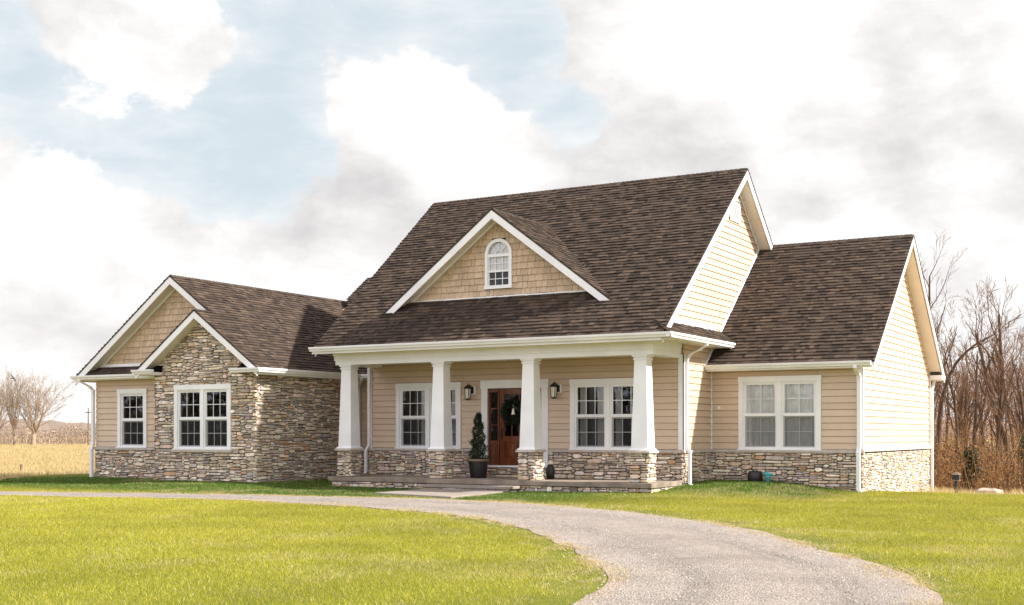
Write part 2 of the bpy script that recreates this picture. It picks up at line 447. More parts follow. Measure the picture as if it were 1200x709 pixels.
STONES = [((.43, .345, .27), 5), ((.53, .44, .345), 6), ((.33, .275, .23), 3), ((.47, .36, .26), 3), ((.44, .28, .17), 1), ((.62, .54, .455), 4), ((.37, .32, .29), 3), ((.24, .20, .17), 1)]
SPAL = [c for c, w in STONES for _ in range(w)]
def stonework(mb, back, F, a0, a1, z0, z1, span=None, holes=(), cw=.070, ch=.040, rnd=None, dep=.06):
    rnd = rnd or random
    na = max(1, int(round((a1 - a0) / cw))); nz = max(1, int(round((z1 - z0) / ch)))
    cw = (a1 - a0) / na; ch = (z1 - z0) / nz
    occ = [[False] * na for _ in range(nz)]
    for j in range(nz):
        zc = z0 + (j + .5) * ch
        for i in range(na):
            ac = a0 + (i + .5) * cw
            if span:
                l, r = span(zc)
                if ac < l or ac > r: occ[j][i] = True
            for q in holes:
                if q[0] < ac < q[1] and q[2] < zc < q[3]: occ[j][i] = True
    for j in range(nz):
        for i in range(na):
            if occ[j][i]: continue
            w = rnd.choice((1, 2, 2, 3, 3, 4, 4, 5, 6, 7)); h = rnd.choice((1, 1, 1, 2, 2, 2, 3))
            if w < 2: h = min(h, 2)
            ww = 0
            while ww < w and i + ww < na and not occ[j][i + ww]: ww += 1
            hh = 1
            while hh < h and j + hh < nz and all(not occ[j + hh][i + k] for k in range(ww)): hh += 1
            for b in range(hh):
                for k in range(ww): occ[j + b][i + k] = True
            A0 = a0 + i * cw + .006; A1 = a0 + (i + ww) * cw - .005; Z0 = z0 + j * ch + .003; Z1 = z0 + (j + hh) * ch - .003
            W = A1 - A0; H = Z1 - Z0; r = min(.045, W * .24, H * .42)
            tilt = rnd.gauss(0, .10) * min(H, .06)
            J = lambda s: rnd.uniform(-s, s)
            jz = min(.014, H * .16)
            ring = [(A0 + r * rnd.uniform(.3, 1.8), Z0 + abs(J(jz))), (A1 - r * rnd.uniform(.3, 1.8), Z0 + abs(J(jz))), (A1, Z0 + r * rnd.uniform(.5, 1.1)), (A1 - J(.004), Z1 - r * rnd.uniform(.5, 1.1)),
                    (A1 - r * rnd.uniform(.3, 1.8), Z1 - abs(J(jz))), (A0 + r * rnd.uniform(.3, 1.8), Z1 - abs(J(jz))), (A0, Z1 - r * rnd.uniform(.5, 1.1)), (A0 + J(.004), Z0 + r * rnd.uniform(.5, 1.1))]
            d = dep * rnd.uniform(.35, 1.15); ca, cz = (A0 + A1) / 2, (Z0 + Z1) / 2
            base = rnd.choice(SPAL); k = rnd.uniform(1.15, 1.55); col = tuple(c * k * rnd.uniform(.95, 1.05) for c in base)
            bev = min(.012, H * .2)
            V = [F.p(a, 0, z) for a, z in ring]
            V += [F.p(a, d * .72, z) for a, z in ring]
            sl = rnd.gauss(0, .10); sz = rnd.gauss(.02, .16)
            for a, z in ring:
                fa = ca + (a - ca) * (1 - 2 * bev / max(W, .03)); fz = cz + (z - cz) * (1 - 2 * bev / max(H, .03))
                V.append(F.p(fa, max(d * .75, d + (a - ca) * sl * .3 - (z - cz) * sz), fz))
            n = 8
            fs = [tuple(range(16, 24))]
            for q in range(n):
                p = (q + 1) % n
                fs += [(q, p, n + p, n + q), (n + q, n + p, 2 * n + p, 2 * n + q)]
            mb.mesh(V, fs, col)
    # bed the stones sit in
    if span is None and not holes: back.poly([F.p(a0, .004, z0), F.p(a1, .004, z0), F.p(a1, .004, z1), F.p(a0, .004, z1)])
    else:
        st = .08; z = z0
        while z < z1 - 1e-4:
            zt = min(z + st, z1); mid = (z + zt) / 2
            sp = span or (lambda q: (a0, a1))
            l0, r0 = sp(z); l1, r1 = sp(zt)
            l0, l1 = max(l0, a0), max(l1, a0); r0, r1 = min(r0, a1), min(r1, a1)
            segs = [(l0, r0, l1, max(r1, l1))] if r0 > l0 else []
            for q in holes:
                if q[2] < mid < q[3]:
                    ns = []
                    for s in segs:
                        if q[1] <= s[0] or q[0] >= s[1]: ns.append(s); continue
                        if q[0] > s[0]: ns.append((s[0], q[0], s[2], q[0]))
                        if q[1] < s[1]: ns.append((q[1], s[1], q[1], s[3]))
                    segs = ns
            for s in segs: back.poly([F.p(s[0], .004, z), F.p(s[1], .004, z), F.p(s[3], .004, zt), F.p(s[2], .004, zt)])
            z = zt

def stone_part(F, a0, a1, z0, z1, span=None, holes=(), **k):
    mb, bk = MB(), MB(); stonework(mb, bk, F, a0, a1, z0, z1, span, holes, **k)
    o = obj('stone_wall', mb, M['stone'], house); obj('mortar_bed', bk, M['mortar'], o); return o
def siding_part(F, z0, z1, span, holes=(), **k):
    mb = MB(); siding(mb, F, z0, z1, span, holes, **k); return obj('siding_wall', mb, M['siding'], house)
def cap_part(F, a0, a1, z0=.97, z1=1.045, n=.075):
    mb = MB()
    a = a0; 
    while a < a1 - .01:
        b = min(a1, a + random.uniform(.5, .8))
        if a1 - b < .2: b = a1
        mb.prism([F.p(a + .002, .0, z0), F.p(b - .002, .0, z0), F.p(b - .002, n, z0), F.p(a + .002, n, z0)], (0, 0, z1 - z0 - .02))
        mb.mesh([F.p(a + .002, 0, z1 - .02), F.p(b - .002, 0, z1 - .02), F.p(b - .002, n, z1 - .02), F.p(a + .002, n, z1 - .02), F.p(a + .002, 0, z1 + .004), F.p(b - .002, 0, z1 + .004), F.p(b - .006, n - .012, z1 - .008), F.p(a + .006, n - .012, z1 - .008)],
                [(4, 5, 6, 7), (3, 2, 6, 7), (0, 3, 7, 4), (1, 2, 6, 5)])
        a = b
    return obj('stone_cap', mb, M['cap'], house)

ROOFC = [(.078, .054, .040), (.064, .045, .034), (.100, .070, .051), (.044, .032, .026), (.078, .056, .043), (.060, .043, .034)]
def shingles(mb, P, A, L, U, S, clip=None, expo=.142, tone=1.0):
    """P eave corner, A along the eave, U up the slope"""
    P, A, U = Vector(P), Vector(A).normalized(), Vector(U).normalized()
    Nn = A.cross(U).normalized()
    if Nn.z < 0: Nn = -Nn
    s = 0.0; row = 0
    while s < S:
        e = min(s + expo, S)
        a = -random.uniform(0, .2)
        while a < L:
            w = random.choice((.08, .11, .14, .18, .22, .3)); b = a + w
            x0, x1 = max(a, 0), min(b, L)
            a = b
            if clip:
                c0, c1 = clip(s); x0, x1 = max(x0, c0), min(x1, c1)
            if x1 - x0 < .004: continue
            th = random.choice((.016, .030)) + random.uniform(0, .004)
            k = random.uniform(.80, 1.17) * tone * (1.0 if th > .024 else .93); c = random.choice(ROOFC); col = tuple(q * k for q in c)
            q0 = P + A * x0 + U * s; q1 = P + A * x1 + U * s; q2 = P + A * x1 + U * (e + .01); q3 = P + A * x0 + U * (e + .01)
            lo = Nn * .001; t0 = Nn * (th + .004); t1 = Nn * .004
            mb.mesh([q0 + lo, q1 + lo, q0 + t0, q1 + t0, q2 + t1, q3 + t1], [(0, 1, 3, 2), (2, 3, 4, 5), (0, 2, 5), (1, 4, 3)], col)
        s += expo; row += 1

def deck(mb, P, A, L, U, S, t):
    P, A, U = Vector(P), Vector(A).normalized(), Vector(U).normalized()
    Nn = A.cross(U).normalized()
    if Nn.z < 0: Nn = -Nn
    mb.prism([P, P + A * L, P + A * L + U * S, P + U * S], -Nn * t)

RAKE_OF = [None]
def rake(mb, P, Q, n, h=.24, t=.035, ext=.0):
    """fascia board hung plumb under the roof edge P..Q, facing n"""
    P, Q, n = Vector(P), Vector(Q), Vector(n)
    mb = MB(); mb.prism([P + n * ext, Q + n * ext, Q + n * ext - Zv * h, P + n * ext - Zv * h], n * t)
    return obj('rake_board', mb, M['white'], RAKE_OF[0])

GPROF = [(0, 0), (0, -.115), (.075, -.115), (.09, -.075), (.118, -.05), (.125, -.012), (.125, 0), (.112, 0), (.112, -.02), (.012, -.02), (.012, 0)]
def gutter(P, Q, out):
    P, Q, out = Vector(P), Vector(Q), Vector(out)
    mb = MB(); mb.prism([P + out * a + Zv * b for a, b in GPROF], Q - P)
    return obj('gutter', mb, M['white'], house)

def downspout(pts, hx=.038, hy=.03):
    mb = MB(); mb.sweep(pts, hx, hy)
    for p in (pts[2:-2] if len(pts) > 5 else []): mb.box(p[0] - hx - .006, p[1] - hy - .006, p[2] - .012, p[0] + hx + .006, p[1] + hy + .006, p[2] + .012)
    return obj('downspout', mb, M['white'], house)

def panel_glass(mb, F, a0, a1, z0, z1, n): mb.poly([F.p(a0, n, z0), F.p(a1, n, z0), F.p(a1, n, z1), F.p(a0, n, z1)])

def window(F, a0, a1, z0, z1, units, grid=(3, 2), curtains='drapes', rnd=random.Random(3)):
    cs, fr, ps, sc, cu = MB(), MB(), MB(), MB(), MB()
    cw, hd = .12, .135
    F.box(cs, a0, a0 + cw, -.01, .05, z0, z1 - hd); F.box(cs, a1 - cw, a1, -.01, .05, z0, z1 - hd)
    F.box(cs, a0 - .012, a1 + .012, -.01, .058, z1 - hd, z1)
    F.box(cs, a0 - .02, a1 + .02, -.01, .085, z0 - .035, z0 - .001)
    iw = (a1 - a0 - 2 * cw); mul = .11
    uw = (iw - mul * (units - 1)) / units
    for u in range(units - 1):
        c0 = a0 + cw + (u + 1) * uw + u * mul; F.box(cs, c0, c0 + mul, -.01, .047, z0, z1 - hd)
    # jambs through the wall
    for q0, q1 in ((a0 + .06, a0 + cw - .002), (a1 - cw + .002, a1 - .06)): F.box(cs, q0, q1, -.16, -.012, z0, z1 - .06)
    F.box(cs, a0 + .06, a1 - .06, -.16, -.012, z1 - hd + .002, z1 - .06); F.box(cs, a0 + .06, a1 - .06, -.16, -.012, z0 - .03, z0 - .002)
    w = obj('window', cs, M['white'], house)
    for u in range(units):
        u0 = a0 + cw + u * (uw + mul); u1 = u0 + uw; b, t = z0, z1 - hd; v = .042
        F.box(fr, u0, u0 + v, -.08, .018, b, t); F.box(fr, u1 - v, u1, -.08, .018, b, t)
        F.box(fr, u0 + v, u1 - v, -.08, .018, t - v, t); F.box(fr, u0 + v, u1 - v, -.08, .024, b, b + v)
        mid = (b + t) / 2; g0, g1 = u0 + v, u1 - v
        s = .034
        F.box(fr, g0, g1, -.05, .006, mid - .022, mid + .022)
        for zz0, zz1, n in ((mid + .022, t - v, -.012), (b + v, mid - .022, -.04)):
            F.box(fr, g0, g0 + s, n - .02, n + .012, zz0, zz1); F.box(fr, g1 - s, g1, n - .02, n + .012, zz0, zz1)
            F.box(fr, g0 + s, g1 - s, n - .02, n + .012, zz1 - s, zz1); F.box(fr, g0 + s, g1 - s, n - .02, n + .012, zz0, zz0 + s)
            x0, x1, y0, y1 = g0 + s, g1 - s, zz0 + s, zz1 - s
            panel_glass(ps, F, x0, x1, y0, y1, n - .004)
            if grid:
                m = .0085
                off = .0 if n > -.03 else -.006
                for k in range(1, grid[0]):
                    x = x0 + (x1 - x0) * k / grid[0]; F.box(fr, x - m, x + m, n - .003 + off, n + .003 + off, y0, y1)
                for k in range(1, grid[1]):
                    y = y0 + (y1 - y0) * k / grid[1]; F.box(fr, x0, x1, n - .002 + off, n + .0035 + off, y - m, y + m)
        panel_glass(sc, F, g0 + .004, g1 - .004, b + v, mid - .022, -.012)
        if curtains:
            spans = {'drapes': [(g0 - .05, g0 + .26)] if u == 0 else [(g1 - .26, g1 + .05)], 'right': [(g1 - .27, g1 + .02)], 'sheer': [(g0 - .05, g1 + .05)], 'half': [(g0 + .02, g0 + .2), (g1 - .3, g1 + .05)]}[curtains]
            for c0, c1 in spans:
                nn = 40; pr = []
                for k in range(nn + 1):
                    x = c0 + (c1 - c0) * k / nn; pr.append((x, (-.085 if curtains == 'sheer' else -.2) + .022 * math.sin(k * 1.15 + rnd.random() * .5) + rnd.uniform(-.004, .004)))
                for (xa, na_), (xb, nb) in zip(pr[:-1], pr[1:]): cu.poly([F.p(xa, na_, b - .1), F.p(xb, nb, b - .1), F.p(xb, nb, t + .02), F.p(xa, na_, t + .02)])
    obj('frame', fr, M['white'], w); obj('pane', ps, M['glass'], w); obj('insect_screen', sc, M['screen'], w)
    if cu.f: obj('curtain', cu, M['curtain'], w)
    return w

# ------------------------------------------------------------------ house dimensions (metres)
XM, YP = -11.5, 28.33          # main body: right side wall, porch back wall
XL = -21.05                    # main body: left side wall
RY, RZ, PIT = 32.0, 8.62, .83  # main ridge and pitch
EY = 26.15                     # porch eave
XR, YR, YB = -7.6, 30.25, 38.2 # right wing
YL, YS = 25.7, 25.1            # left wing: sided wall, stone bay
WX0, WX1 = -29.24, -22.4
mz = lambda Y: RZ - PIT * abs(RY - Y)
CAPZ = 1.045

fFrontMain = Fr((0, YP, 0), (1, 0, 0), (0, -1, 0))
fRightMain = Fr((XM, 0, 0), (0, 1, 0), (1, 0, 0))
fLeftMain = Fr((XL, 0, 0), (0, 1, 0), (-1, 0, 0))
fFrontR = Fr((0, YR, 0), (1, 0, 0), (0, -1, 0))
fRightR = Fr((XR, 0, 0), (0, 1, 0), (1, 0, 0))
fFrontL = Fr((0, YL, 0), (1, 0, 0), (0, -1, 0))
fFrontS = Fr((0, YS, 0), (1, 0, 0), (0, -1, 0))
fRightL = Fr((WX1, 0, 0), (0, 1, 0), (1, 0, 0))
fConn = Fr((0, 29.5, 0), (1, 0, 0), (0, -1, 0))

# --- main front wall under the porch
W1 = (-20.10, -17.95, 1.06, 2.85); W2 = (-14.60, -12.45, 1.06, 2.85); DR = (-17.29, -15.25, .2, 2.88)
def inner(w): return (w[0] + .05, w[1] - .05, w[2] - .01, w[3] - .05)
siding_part(fFrontMain, CAPZ, 3.75, lambda z: (XL, XM), [inner(W1), inner(W2), (DR[0] + .05, DR[1] - .05, .2, DR[3] - .05)])
stone_part(fFrontMain, XL, -17.30, .2, .97); stone_part(fFrontMain, -15.24, XM + .03, .2, .97); stone_part(fFrontMain, -17.30, -15.24, .2, .55)
cap_part(fFrontMain, XL, -17.30); cap_part(fFrontMain, -15.24, XM + .07)
window(fFrontMain, *W1, 2, curtains='right'); window(fFrontMain, *W2, 2, curtains='half', rnd=random.Random(5))

# --- main right wall with its gable
gab = lambda z: (max(YP, RY - (RZ - z) / PIT + .3), min(35.67, RY + (RZ - z) / PIT - .3))
def gableR(z):
    half = (RZ - .12 - z) / PIT
    if z < 3.75: return (YP, 35.67)
    return (max(26.35, RY - half), min(37.6, RY + half))
siding_part(fRightMain, CAPZ, RZ - .15, gableR)
stone_part(fRightMain, YP - .03, YR, -.1, .97, dep=.045); cap_part(fRightMain, YP - .07, YR)
siding_part(fLeftMain, 1.045, RZ - .15, gableR); stone_part(fLeftMain, YP - .03, 29.5, .1, .97); cap_part(fLeftMain, YP - .07, 29.5)
siding_part(Fr((0, 35.67, 0), (-1, 0, 0), (0, 1, 0)), .1, 5.7, lambda z: (-XM, -XL))
CBL = [(XM - .10, YP - .045, CAPZ, XM + .045, YP - .022, 3.4), (XM + .022, YP - .045, CAPZ, XM + .045, YP + .09, 3.4),
       (XL - .045, YP - .045, CAPZ, XL + .11, YP - .022, 3.4), (XL - .045, YP - .022, CAPZ, XL - .022, YP + .09, 3.4), (XM + .02, YR - .05, CAPZ, XM + .05, YR - .02, 3.2)]
for q in CBL:
    mb = MB(); mb.box(*q); obj('corner_board', mb, M['white'], house)

# --- gable vent, louvred
vb = MB(); vy0, vy1, vz0, vz1 = 31.60, 32.40, 7.22, 7.86
F = fRightMain
F.box(vb, vy0, vy0 + .06, 0, .05, vz0, vz1); F.box(vb, vy1 - .06, vy1, 0, .05, vz0, vz1); F.box(vb, vy0, vy1, 0, .052, vz1 - .06, vz1); F.box(vb, vy0, vy1, 0, .052, vz0 - .01, vz0 + .06)
z = vz0 + .07
while z < vz1 - .1:
    vb.prism([F.p(vy0 + .06, .045, z), F.p(vy1 - .06, .045, z), F.p(vy1 - .06, .01, z + .05), F.p(vy0 + .06, .01, z + .05)], (.004, 0, .012)); z += .06
obj('gable_vent', vb, M['white'], house)

# --- right wing
RZr = 6.82; RYr = 34.22
def gable_w(z):
    half = (RZr - .12 - z) / PIT
    return (max(YR, RYr - half), min(YB, RYr + half))
W3 = (-10.73, -8.60, 1.06, 2.90)
siding_part(fFrontR, CAPZ, 3.22, lambda z: (XM, XR), [inner(W3)])
stone_part(fFrontR, XM, XR + .03, -.15, .97); cap_part(fFrontR, XM, XR + .07)
window(fFrontR, *W3, 2, grid=(2, 2), curtains='sheer')
siding_part(fRightR, CAPZ, RZr - .15, gable_w)
stone_part(fRightR, YR - .03, YB, -.9, .97, cw=.05, ch=.045, dep=.04); cap_part(fRightR, YR - .07, YB + .05, z0=1.0)
siding_part(Fr((0, YB, 0), (-1, 0, 0), (0, 1, 0)), -.9, 3.2, lambda z: (-XR, -XM))
siding_part(Fr((XM, 0, 0), (0, 1, 0), (-1, 0, 0)), -.9, 3.2, lambda z: (35.67, YB))
for q in ((XR - .1, YR - .045, CAPZ, XR + .03, YR - .024, 3.15), (XR + .026, YR - .045, CAPZ, XR + .045, YR + .08, 3.05), (XR + .026, YB - .09, CAPZ, XR + .045, YB + .03, 3.05), (XR + .024, YR + .08, CAPZ, XR + .034, YB - .09, CAPZ + .05)):
    mb = MB(); mb.box(*q); obj('corner_board' if q[5] > 2 else 'trim_board', mb, M['white'], house)
mb = MB(); mb.box(-11.30 + .0, YR - .045, 2.08, -11.22, YR - .02, 2.16); obj('wall_outlet', mb, M['white'], house)

# --- left wing
LX, LZ, LP = -25.82, 5.93, .72
lz = lambda X: LZ - LP * abs(X - LX)
W4 = (-28.30, -27.10, 1.06, 2.76); W5 = (-25.39, -23.28, 1.04, 2.80)
siding_part(fFrontL, CAPZ, 3.3, lambda z: (WX0, -26.1), [inner(W4)])
stone_part(fFrontL, WX0 - .03, -26.12, -.1, .97); cap_part(fFrontL, WX0 - .07, -26.15)
window(fFrontL, *W4, 1, curtains=None)
SX, SZ, SPI = -24.30, 4.83, .72
def gable_s(z):
    half = (SZ - .10 - z) / SPI
    return (max(-26.15, SX - half), min(WX1 + .03, SX + half))
stone_part(fFrontS, -26.15, WX1 + .03, -.1, SZ - .12, gable_s, [(W5[0], W5[1], W5[2] - .04, W5[3])])
window(fFrontS, *W5, 2, curtains=None)
mb = MB(); F = fFrontS; F.box(mb, W5[0] - .06, W5[1] + .06, .0, .10, W5[2] - .10, W5[2] - .036); obj('stone_sill', mb, M['cap'], house)
stone_part(fRightL, YS - .03, 29.5, -.1, 3.25)
stone_part(Fr((-26.15, 0, 0), (0, -1, 0), (-1, 0, 0)), -YL, -YS + .03, -.1, 3.3)
siding_part(Fr((WX0, 0, 0), (0, -1, 0), (-1, 0, 0)), CAPZ, 3.2, lambda z: (-36, -YL)); stone_part(Fr((WX0, 0, 0), (0, -1, 0), (-1, 0, 0)), -30, -YL + .03, -.1, .97)
cap_part(Fr((WX0, 0, 0), (0, -1, 0), (-1, 0, 0)), -30, -YL + .07)
siding_part(Fr((WX0, 0, 0), (0, -1, 0), (-1, 0, 0)), -.1, .99, lambda z: (-36, -30))
siding_part(Fr((0, 36, 0), (-1, 0, 0), (0, 1, 0)), -.1, 5.8, lambda z: (max(-WX1 - .0, -LX - (LZ - .1 - z) / LP), min(-WX0, -LX + (LZ - .1 - z) / LP)))
# shake gable
def shakes(mb, F, z0, z1, span, holes=(), expo=.175):
    z = z0; row = 0
    while z < z1:
        zt = z + expo; l, r = span(z + .02)
        a = l - random.uniform(0, .2)
        while a < r:
            w = random.uniform(.10, .26); b = a + w
            segs = [(max(a, l) + .004, min(b, r) - .004)]
            a = b
            for hfun in holes:
                q = hfun(z + expo / 2)
                if q:
                    ns = []
                    for s in segs:
                        if q[1] <= s[0] or q[0] >= s[1]: ns.append(s); continue
                        if q[0] > s[0]: ns.append((s[0], q[0]))
                        if q[1] < s[1]: ns.append((q[1], s[1]))
                    segs = ns
            for x0, x1 in segs:
                if x1 - x0 < .006: continue
                th = .034 + random.uniform(0, .010); k = random.uniform(.84, 1.1)
                zb = z + random.uniform(-.004, .004)
                mb.mesh([F.p(x0, 0, zb), F.p(x1, 0, zb), F.p(x0, th, zb), F.p(x1, th, zb), F.p(x1, .008, zt + .01), F.p(x0, .008, zt + .01)],
                        [(0, 1, 3, 2), (2, 3, 4, 5), (0, 2, 5), (1, 4, 3)], (.55 * k, .412 * k, .280 * k))
        F_ = F; mb.poly([F.p(l, .001, z), F.p(r, .001, z), F.p(max(span(zt)[1], span(zt)[0]), .001, zt), F.p(span(zt)[0], .001, zt)], (.07, .05, .03)) if not holes else None
        z = zt
mb = MB(); shakes(mb, fFrontL, 3.46, LZ - .2, lambda z: (LX - (LZ - .16 - z) / LP, LX + (LZ - .16 - z) / LP)); obj('shake_wall', mb, M['shake'], house)
mb = MB(); fFrontL.box(mb, -29.1, -26.0, .0, .06, 3.42, 3.50); obj('trim_board', mb, M['white'], house)
# connector between the wing and the main body
siding_part(fConn, CAPZ, 3.2, lambda z: (WX1, XL)); stone_part(fConn, WX1, XL, -.1, .97); cap_part(fConn, WX1 + .05, XL - .05)
siding_part(Fr((-25.2, 0, 0), (0, -1, 0), (-1, 0, 0)), 5.2, 6.8, lambda z: (-38.5 + (z - 3.2) / .72, -29.2 - (z - 3.2) / .72))
mb = MB(); mb.box(WX1 + .06, 29.42, 1.0, WX1 + .14, 29.49, 3.1); obj('corner_board', mb, M['white'], house)

# ------------------------------------------------------------------ roofs
def roof(planes, tone=1.0):
    mb, dk = MB(), MB()
    for P, A, L, U, S in planes:
        P = Vector(P) - Vector(A) * .04; L += .08      # the shingles run a little past the rake boards
        shingles(mb, P, A, L, U, S, tone=tone); deck(dk, P, A, L, U, S, .03)
    o = obj('roof', mb, M['shingle'], house); obj('roof_deck', dk, M['deck'], o); return o
def soffit(planes, o, t=.13, inset=.03):
    mb = MB()
    for P, A, L, U, S in [p[:5] for p in planes]:
        P, A, U = Vector(P), Vector(A).normalized(), Vector(U).normalized()
        Nn = A.cross(U).normalized(); Nn = -Nn if Nn.z < 0 else Nn
        deck(mb, P + A * inset + U * inset - Nn * .032, A, L - 2 * inset, U, S - inset * 1.5, t)
    return obj('soffit', mb, M['cream'], o)

def ridgecap(mb, P, Q, s1, s2):
    """overlapping cap shingles along a ridge"""
    P, Q = Vector(P), Vector(Q); d = (Q - P); L = d.length; d.normalize(); x = 0
    while x < L:
        e = min(x + .16, L); k = random.uniform(.8, 1.15); c = tuple(q * k for q in random.choice(ROOFC)); t = .012
        a, b = P + d * x, P + d * e
        for s in (s1, s2):
            s = Vector(s)
            mb.mesh([a + Zv * (.022 + t), b + Zv * .022, b + s + Zv * .018, a + s + Zv * (.018 + t), a + s], [(0, 1, 2, 3)], c)
        x += .14

mx0, mx1 = XL - .22, XM + .36
Um = Vector((0, 1, PIT)).normalized(); Un = Vector((0, -1, PIT)).normalized(); Sm = math.hypot(RY - EY, (RY - EY) * PIT)
P = [((mx0, EY, mz(EY)), (1, 0, 0), mx1 - mx0, Um, Sm), ((mx0, 2 * RY - EY, mz(EY)), (1, 0, 0), mx1 - mx0, Un, Sm)]
main_roof = roof(P); RAKE_OF[0] = main_roof; soffit(P, main_roof)
mb = MB()
for X, n in ((mx1, (1, 0, 0)), (mx0, (-1, 0, 0))):
    rake(mb, (X, EY + .05, mz(EY + .05) - .01), (X, RY, RZ - .01), n, .25, .03); rake(mb, (X, 2 * RY - EY - .05, mz(EY + .05) - .01), (X, RY, RZ - .01), n, .25, .03)
pass
mb = MB(); ridgecap(mb, (mx0, RY, RZ), (mx1, RY, RZ), (0, -.13, -.13 * PIT), (0, .13, -.13 * PIT)); obj('ridge_cap', mb, M['shingle'], main_roof)
mb = MB()   # frieze boards under the gable soffit
for s in (-1, 1): mb.prism([(XM + .02, RY, RZ - .20), (XM + .02, RY + s * 5.4, RZ - .20 - 5.4 * PIT), (XM + .02, RY + s * 5.4, RZ - .32 - 5.4 * PIT), (XM + .02, RY, RZ - .32)], (.018, 0, 0))
obj('trim_board', mb, M['white'], main_roof)

# right wing roof
rx1 = XR + .36; ry0 = YR - .40; Sr = math.hypot(RYr - ry0, (RYr - ry0) * PIT); rz0 = RZr - PIT * (RYr - ry0)
P = [((XM + .0, ry0, rz0), (1, 0, 0), rx1 - XM, Um, Sr), ((XM - .0, 2 * RYr - ry0, rz0), (1, 0, 0), rx1 - XM, Un, Sr)]
wing_roof = roof(P); RAKE_OF[0] = wing_roof; soffit(P, wing_roof)
mb = MB()
rake(mb, (rx1, ry0 + .03, rz0 + .01), (rx1, RYr, RZr - .01), (1, 0, 0), .23, .03); rake(mb, (rx1, 2 * RYr - ry0 - .03, rz0 + .01), (rx1, RYr, RZr - .01), (1, 0, 0), .23, .03)
pass
mb = MB(); ridgecap(mb, (XM, RYr, RZr), (rx1, RYr, RZr), (0, -.13, -.13 * PIT), (0, .13, -.13 * PIT)); obj('ridge_cap', mb, M['shingle'], wing_roof)
mb = MB()   # flashing trim where the wing roof meets the main gable
for s in (-1, 1): mb.prism([(XM + .022, RYr, RZr + .02), (XM + .022, RYr + s * (RYr - ry0), rz0 + .02), (XM + .022, RYr + s * (RYr - ry0), rz0 + .13), (XM + .022, RYr, RZr + .13)], (.02, 0, 0))
obj('flashing', mb, M['white'], wing_roof)

# left wing roof: left slope, right slope (which runs on over the stone bay), bay's left slope
Ux = Vector((1, 0, LP)).normalized(); Uw = Vector((-1, 0, LP)).normalized()
le, re = -29.74, -22.02; ly0 = YL - .36; ly1 = 36.3; sy0 = YS - .36
Sl = (LX - le) * math.hypot(1, LP); Srr = (re - LX) * math.hypot(1, LP)
cut = (re - SX) * math.hypot(1, LP)
oh = .04
P = [((le, ly0 - oh, lz(le)), (0, 1, 0), ly1 - ly0 + oh, Ux, Sl),
     ((re, sy0 - oh, lz(re)), (0, 1, 0), ly1 - sy0 + oh, Uw, Srr, lambda s: (0 if s < cut else ly0 - sy0, 1e9))]
mbr, dk = MB(), MB()
for pl in P: shingles(mbr, *pl[:5], clip=pl[5] if len(pl) > 5 else None)
deck(dk, *P[0][:5], .03); deck(dk, (re, ly0 - oh, lz(re)), (0, 1, 0), ly1 - ly0 + oh, Uw, Srr, .03); deck(dk, (re, sy0 - oh, lz(re)), (0, 1, 0), ly0 - sy0, Uw, cut, .03)
sl0 = -26.56; Ss = (SX - sl0) * math.hypot(1, SPI); sz0 = SZ - SPI * (SX - sl0)
shingles(mbr, (sl0, sy0 - oh, sz0), (0, 1, 0), YL - sy0 + oh, Ux, Ss); deck(dk, (sl0, sy0 - oh, sz0), (0, 1, 0), YL - sy0 + oh, Ux, Ss, .03)
left_roof = obj('roof', mbr, M['shingle'], house); RAKE_OF[0] = left_roof; obj('roof_deck', dk, M['deck'], left_roof)
soffit([((le, ly0, lz(le)), (0, 1, 0), ly1 - ly0, Ux, Sl), ((re, ly0, lz(re)), (0, 1, 0), ly1 - ly0, Uw, Srr), ((re, sy0, lz(re)), (0, 1, 0), ly0 - sy0 + .06, Uw, cut), ((sl0, sy0, sz0), (0, 1, 0), YL - sy0, Ux, Ss)], left_roof)
mb = MB()
rake(mb, (le + .02, ly0, lz(le) + .0), (LX, ly0, LZ - .01), (0, -1, 0), .23, .03); rake(mb, (-24.42, ly0, lz(-24.42) - .01), (LX, ly0, LZ - .01), (0, -1, 0), .23, .03)
rake(mb, (sl0 + .02, sy0, sz0), (SX, sy0, SZ - .01), (0, -1, 0), .22, .03); rake(mb, (re - .02, sy0, lz(re) + .0), (SX, sy0, SZ - .01), (0, -1, 0), .22, .03)
pass
mb = MB(); ridgecap(mb, (LX, ly0, LZ), (LX, ly1, LZ), (-.13, 0, -.13 * LP), (.13, 0, -.13 * LP)); obj('ridge_cap', mb, M['shingle'], left_roof)
mb = MB()
for s in (-1, 1): mb.prism([(LX, YL - .03, LZ - .19), (LX + s * 3.4, YL - .03, LZ - .19 - 3.4 * LP), (LX + s * 3.4, YL - .03, LZ - .27 - 3.4 * LP), (LX, YL - .03, LZ - .27)], (0, -.015, 0))
obj('trim_board', mb, M['white'], left_roof)

# connector roof
cz = lambda Y: 3.2 + .72 * (Y - 29.15)
Uc = Vector((0, 1, .72)).normalized(); Ud = Vector((0, -1, .72)).normalized(); Sc = 5.0 * math.hypot(1, .72)
P = [((-25.45, 29.15, 3.2), (1, 0, 0), 25.45 - 21.08, Uc, Sc), ((-25.45, 39.15, 3.2), (1, 0, 0), 25.45 - 21.08, Ud, Sc)]
dmb = MB(); smb = MB()
shingles(smb, *P[0][:5], clip=lambda s: (max(0, 3.3 - (s / 1.232) * .87), 1e9)); shingles(smb, *P[1][:5], clip=lambda s: (max(0, 3.3 - (s / 1.232) * .87), 1e9))
for sgn, y in ((1, 29.15), (-1, 39.15)):
    q = [(-22.15, y, 3.17), (-21.08, y, 3.17), (-21.08, 34.15, 6.77), (-25.45, 34.15, 6.77)]
    dmb.prism(q, (0, 0, -.12))
conn = obj('roof', smb, M['shingle'], house); obj('roof_deck', dmb, M['deck'], conn)

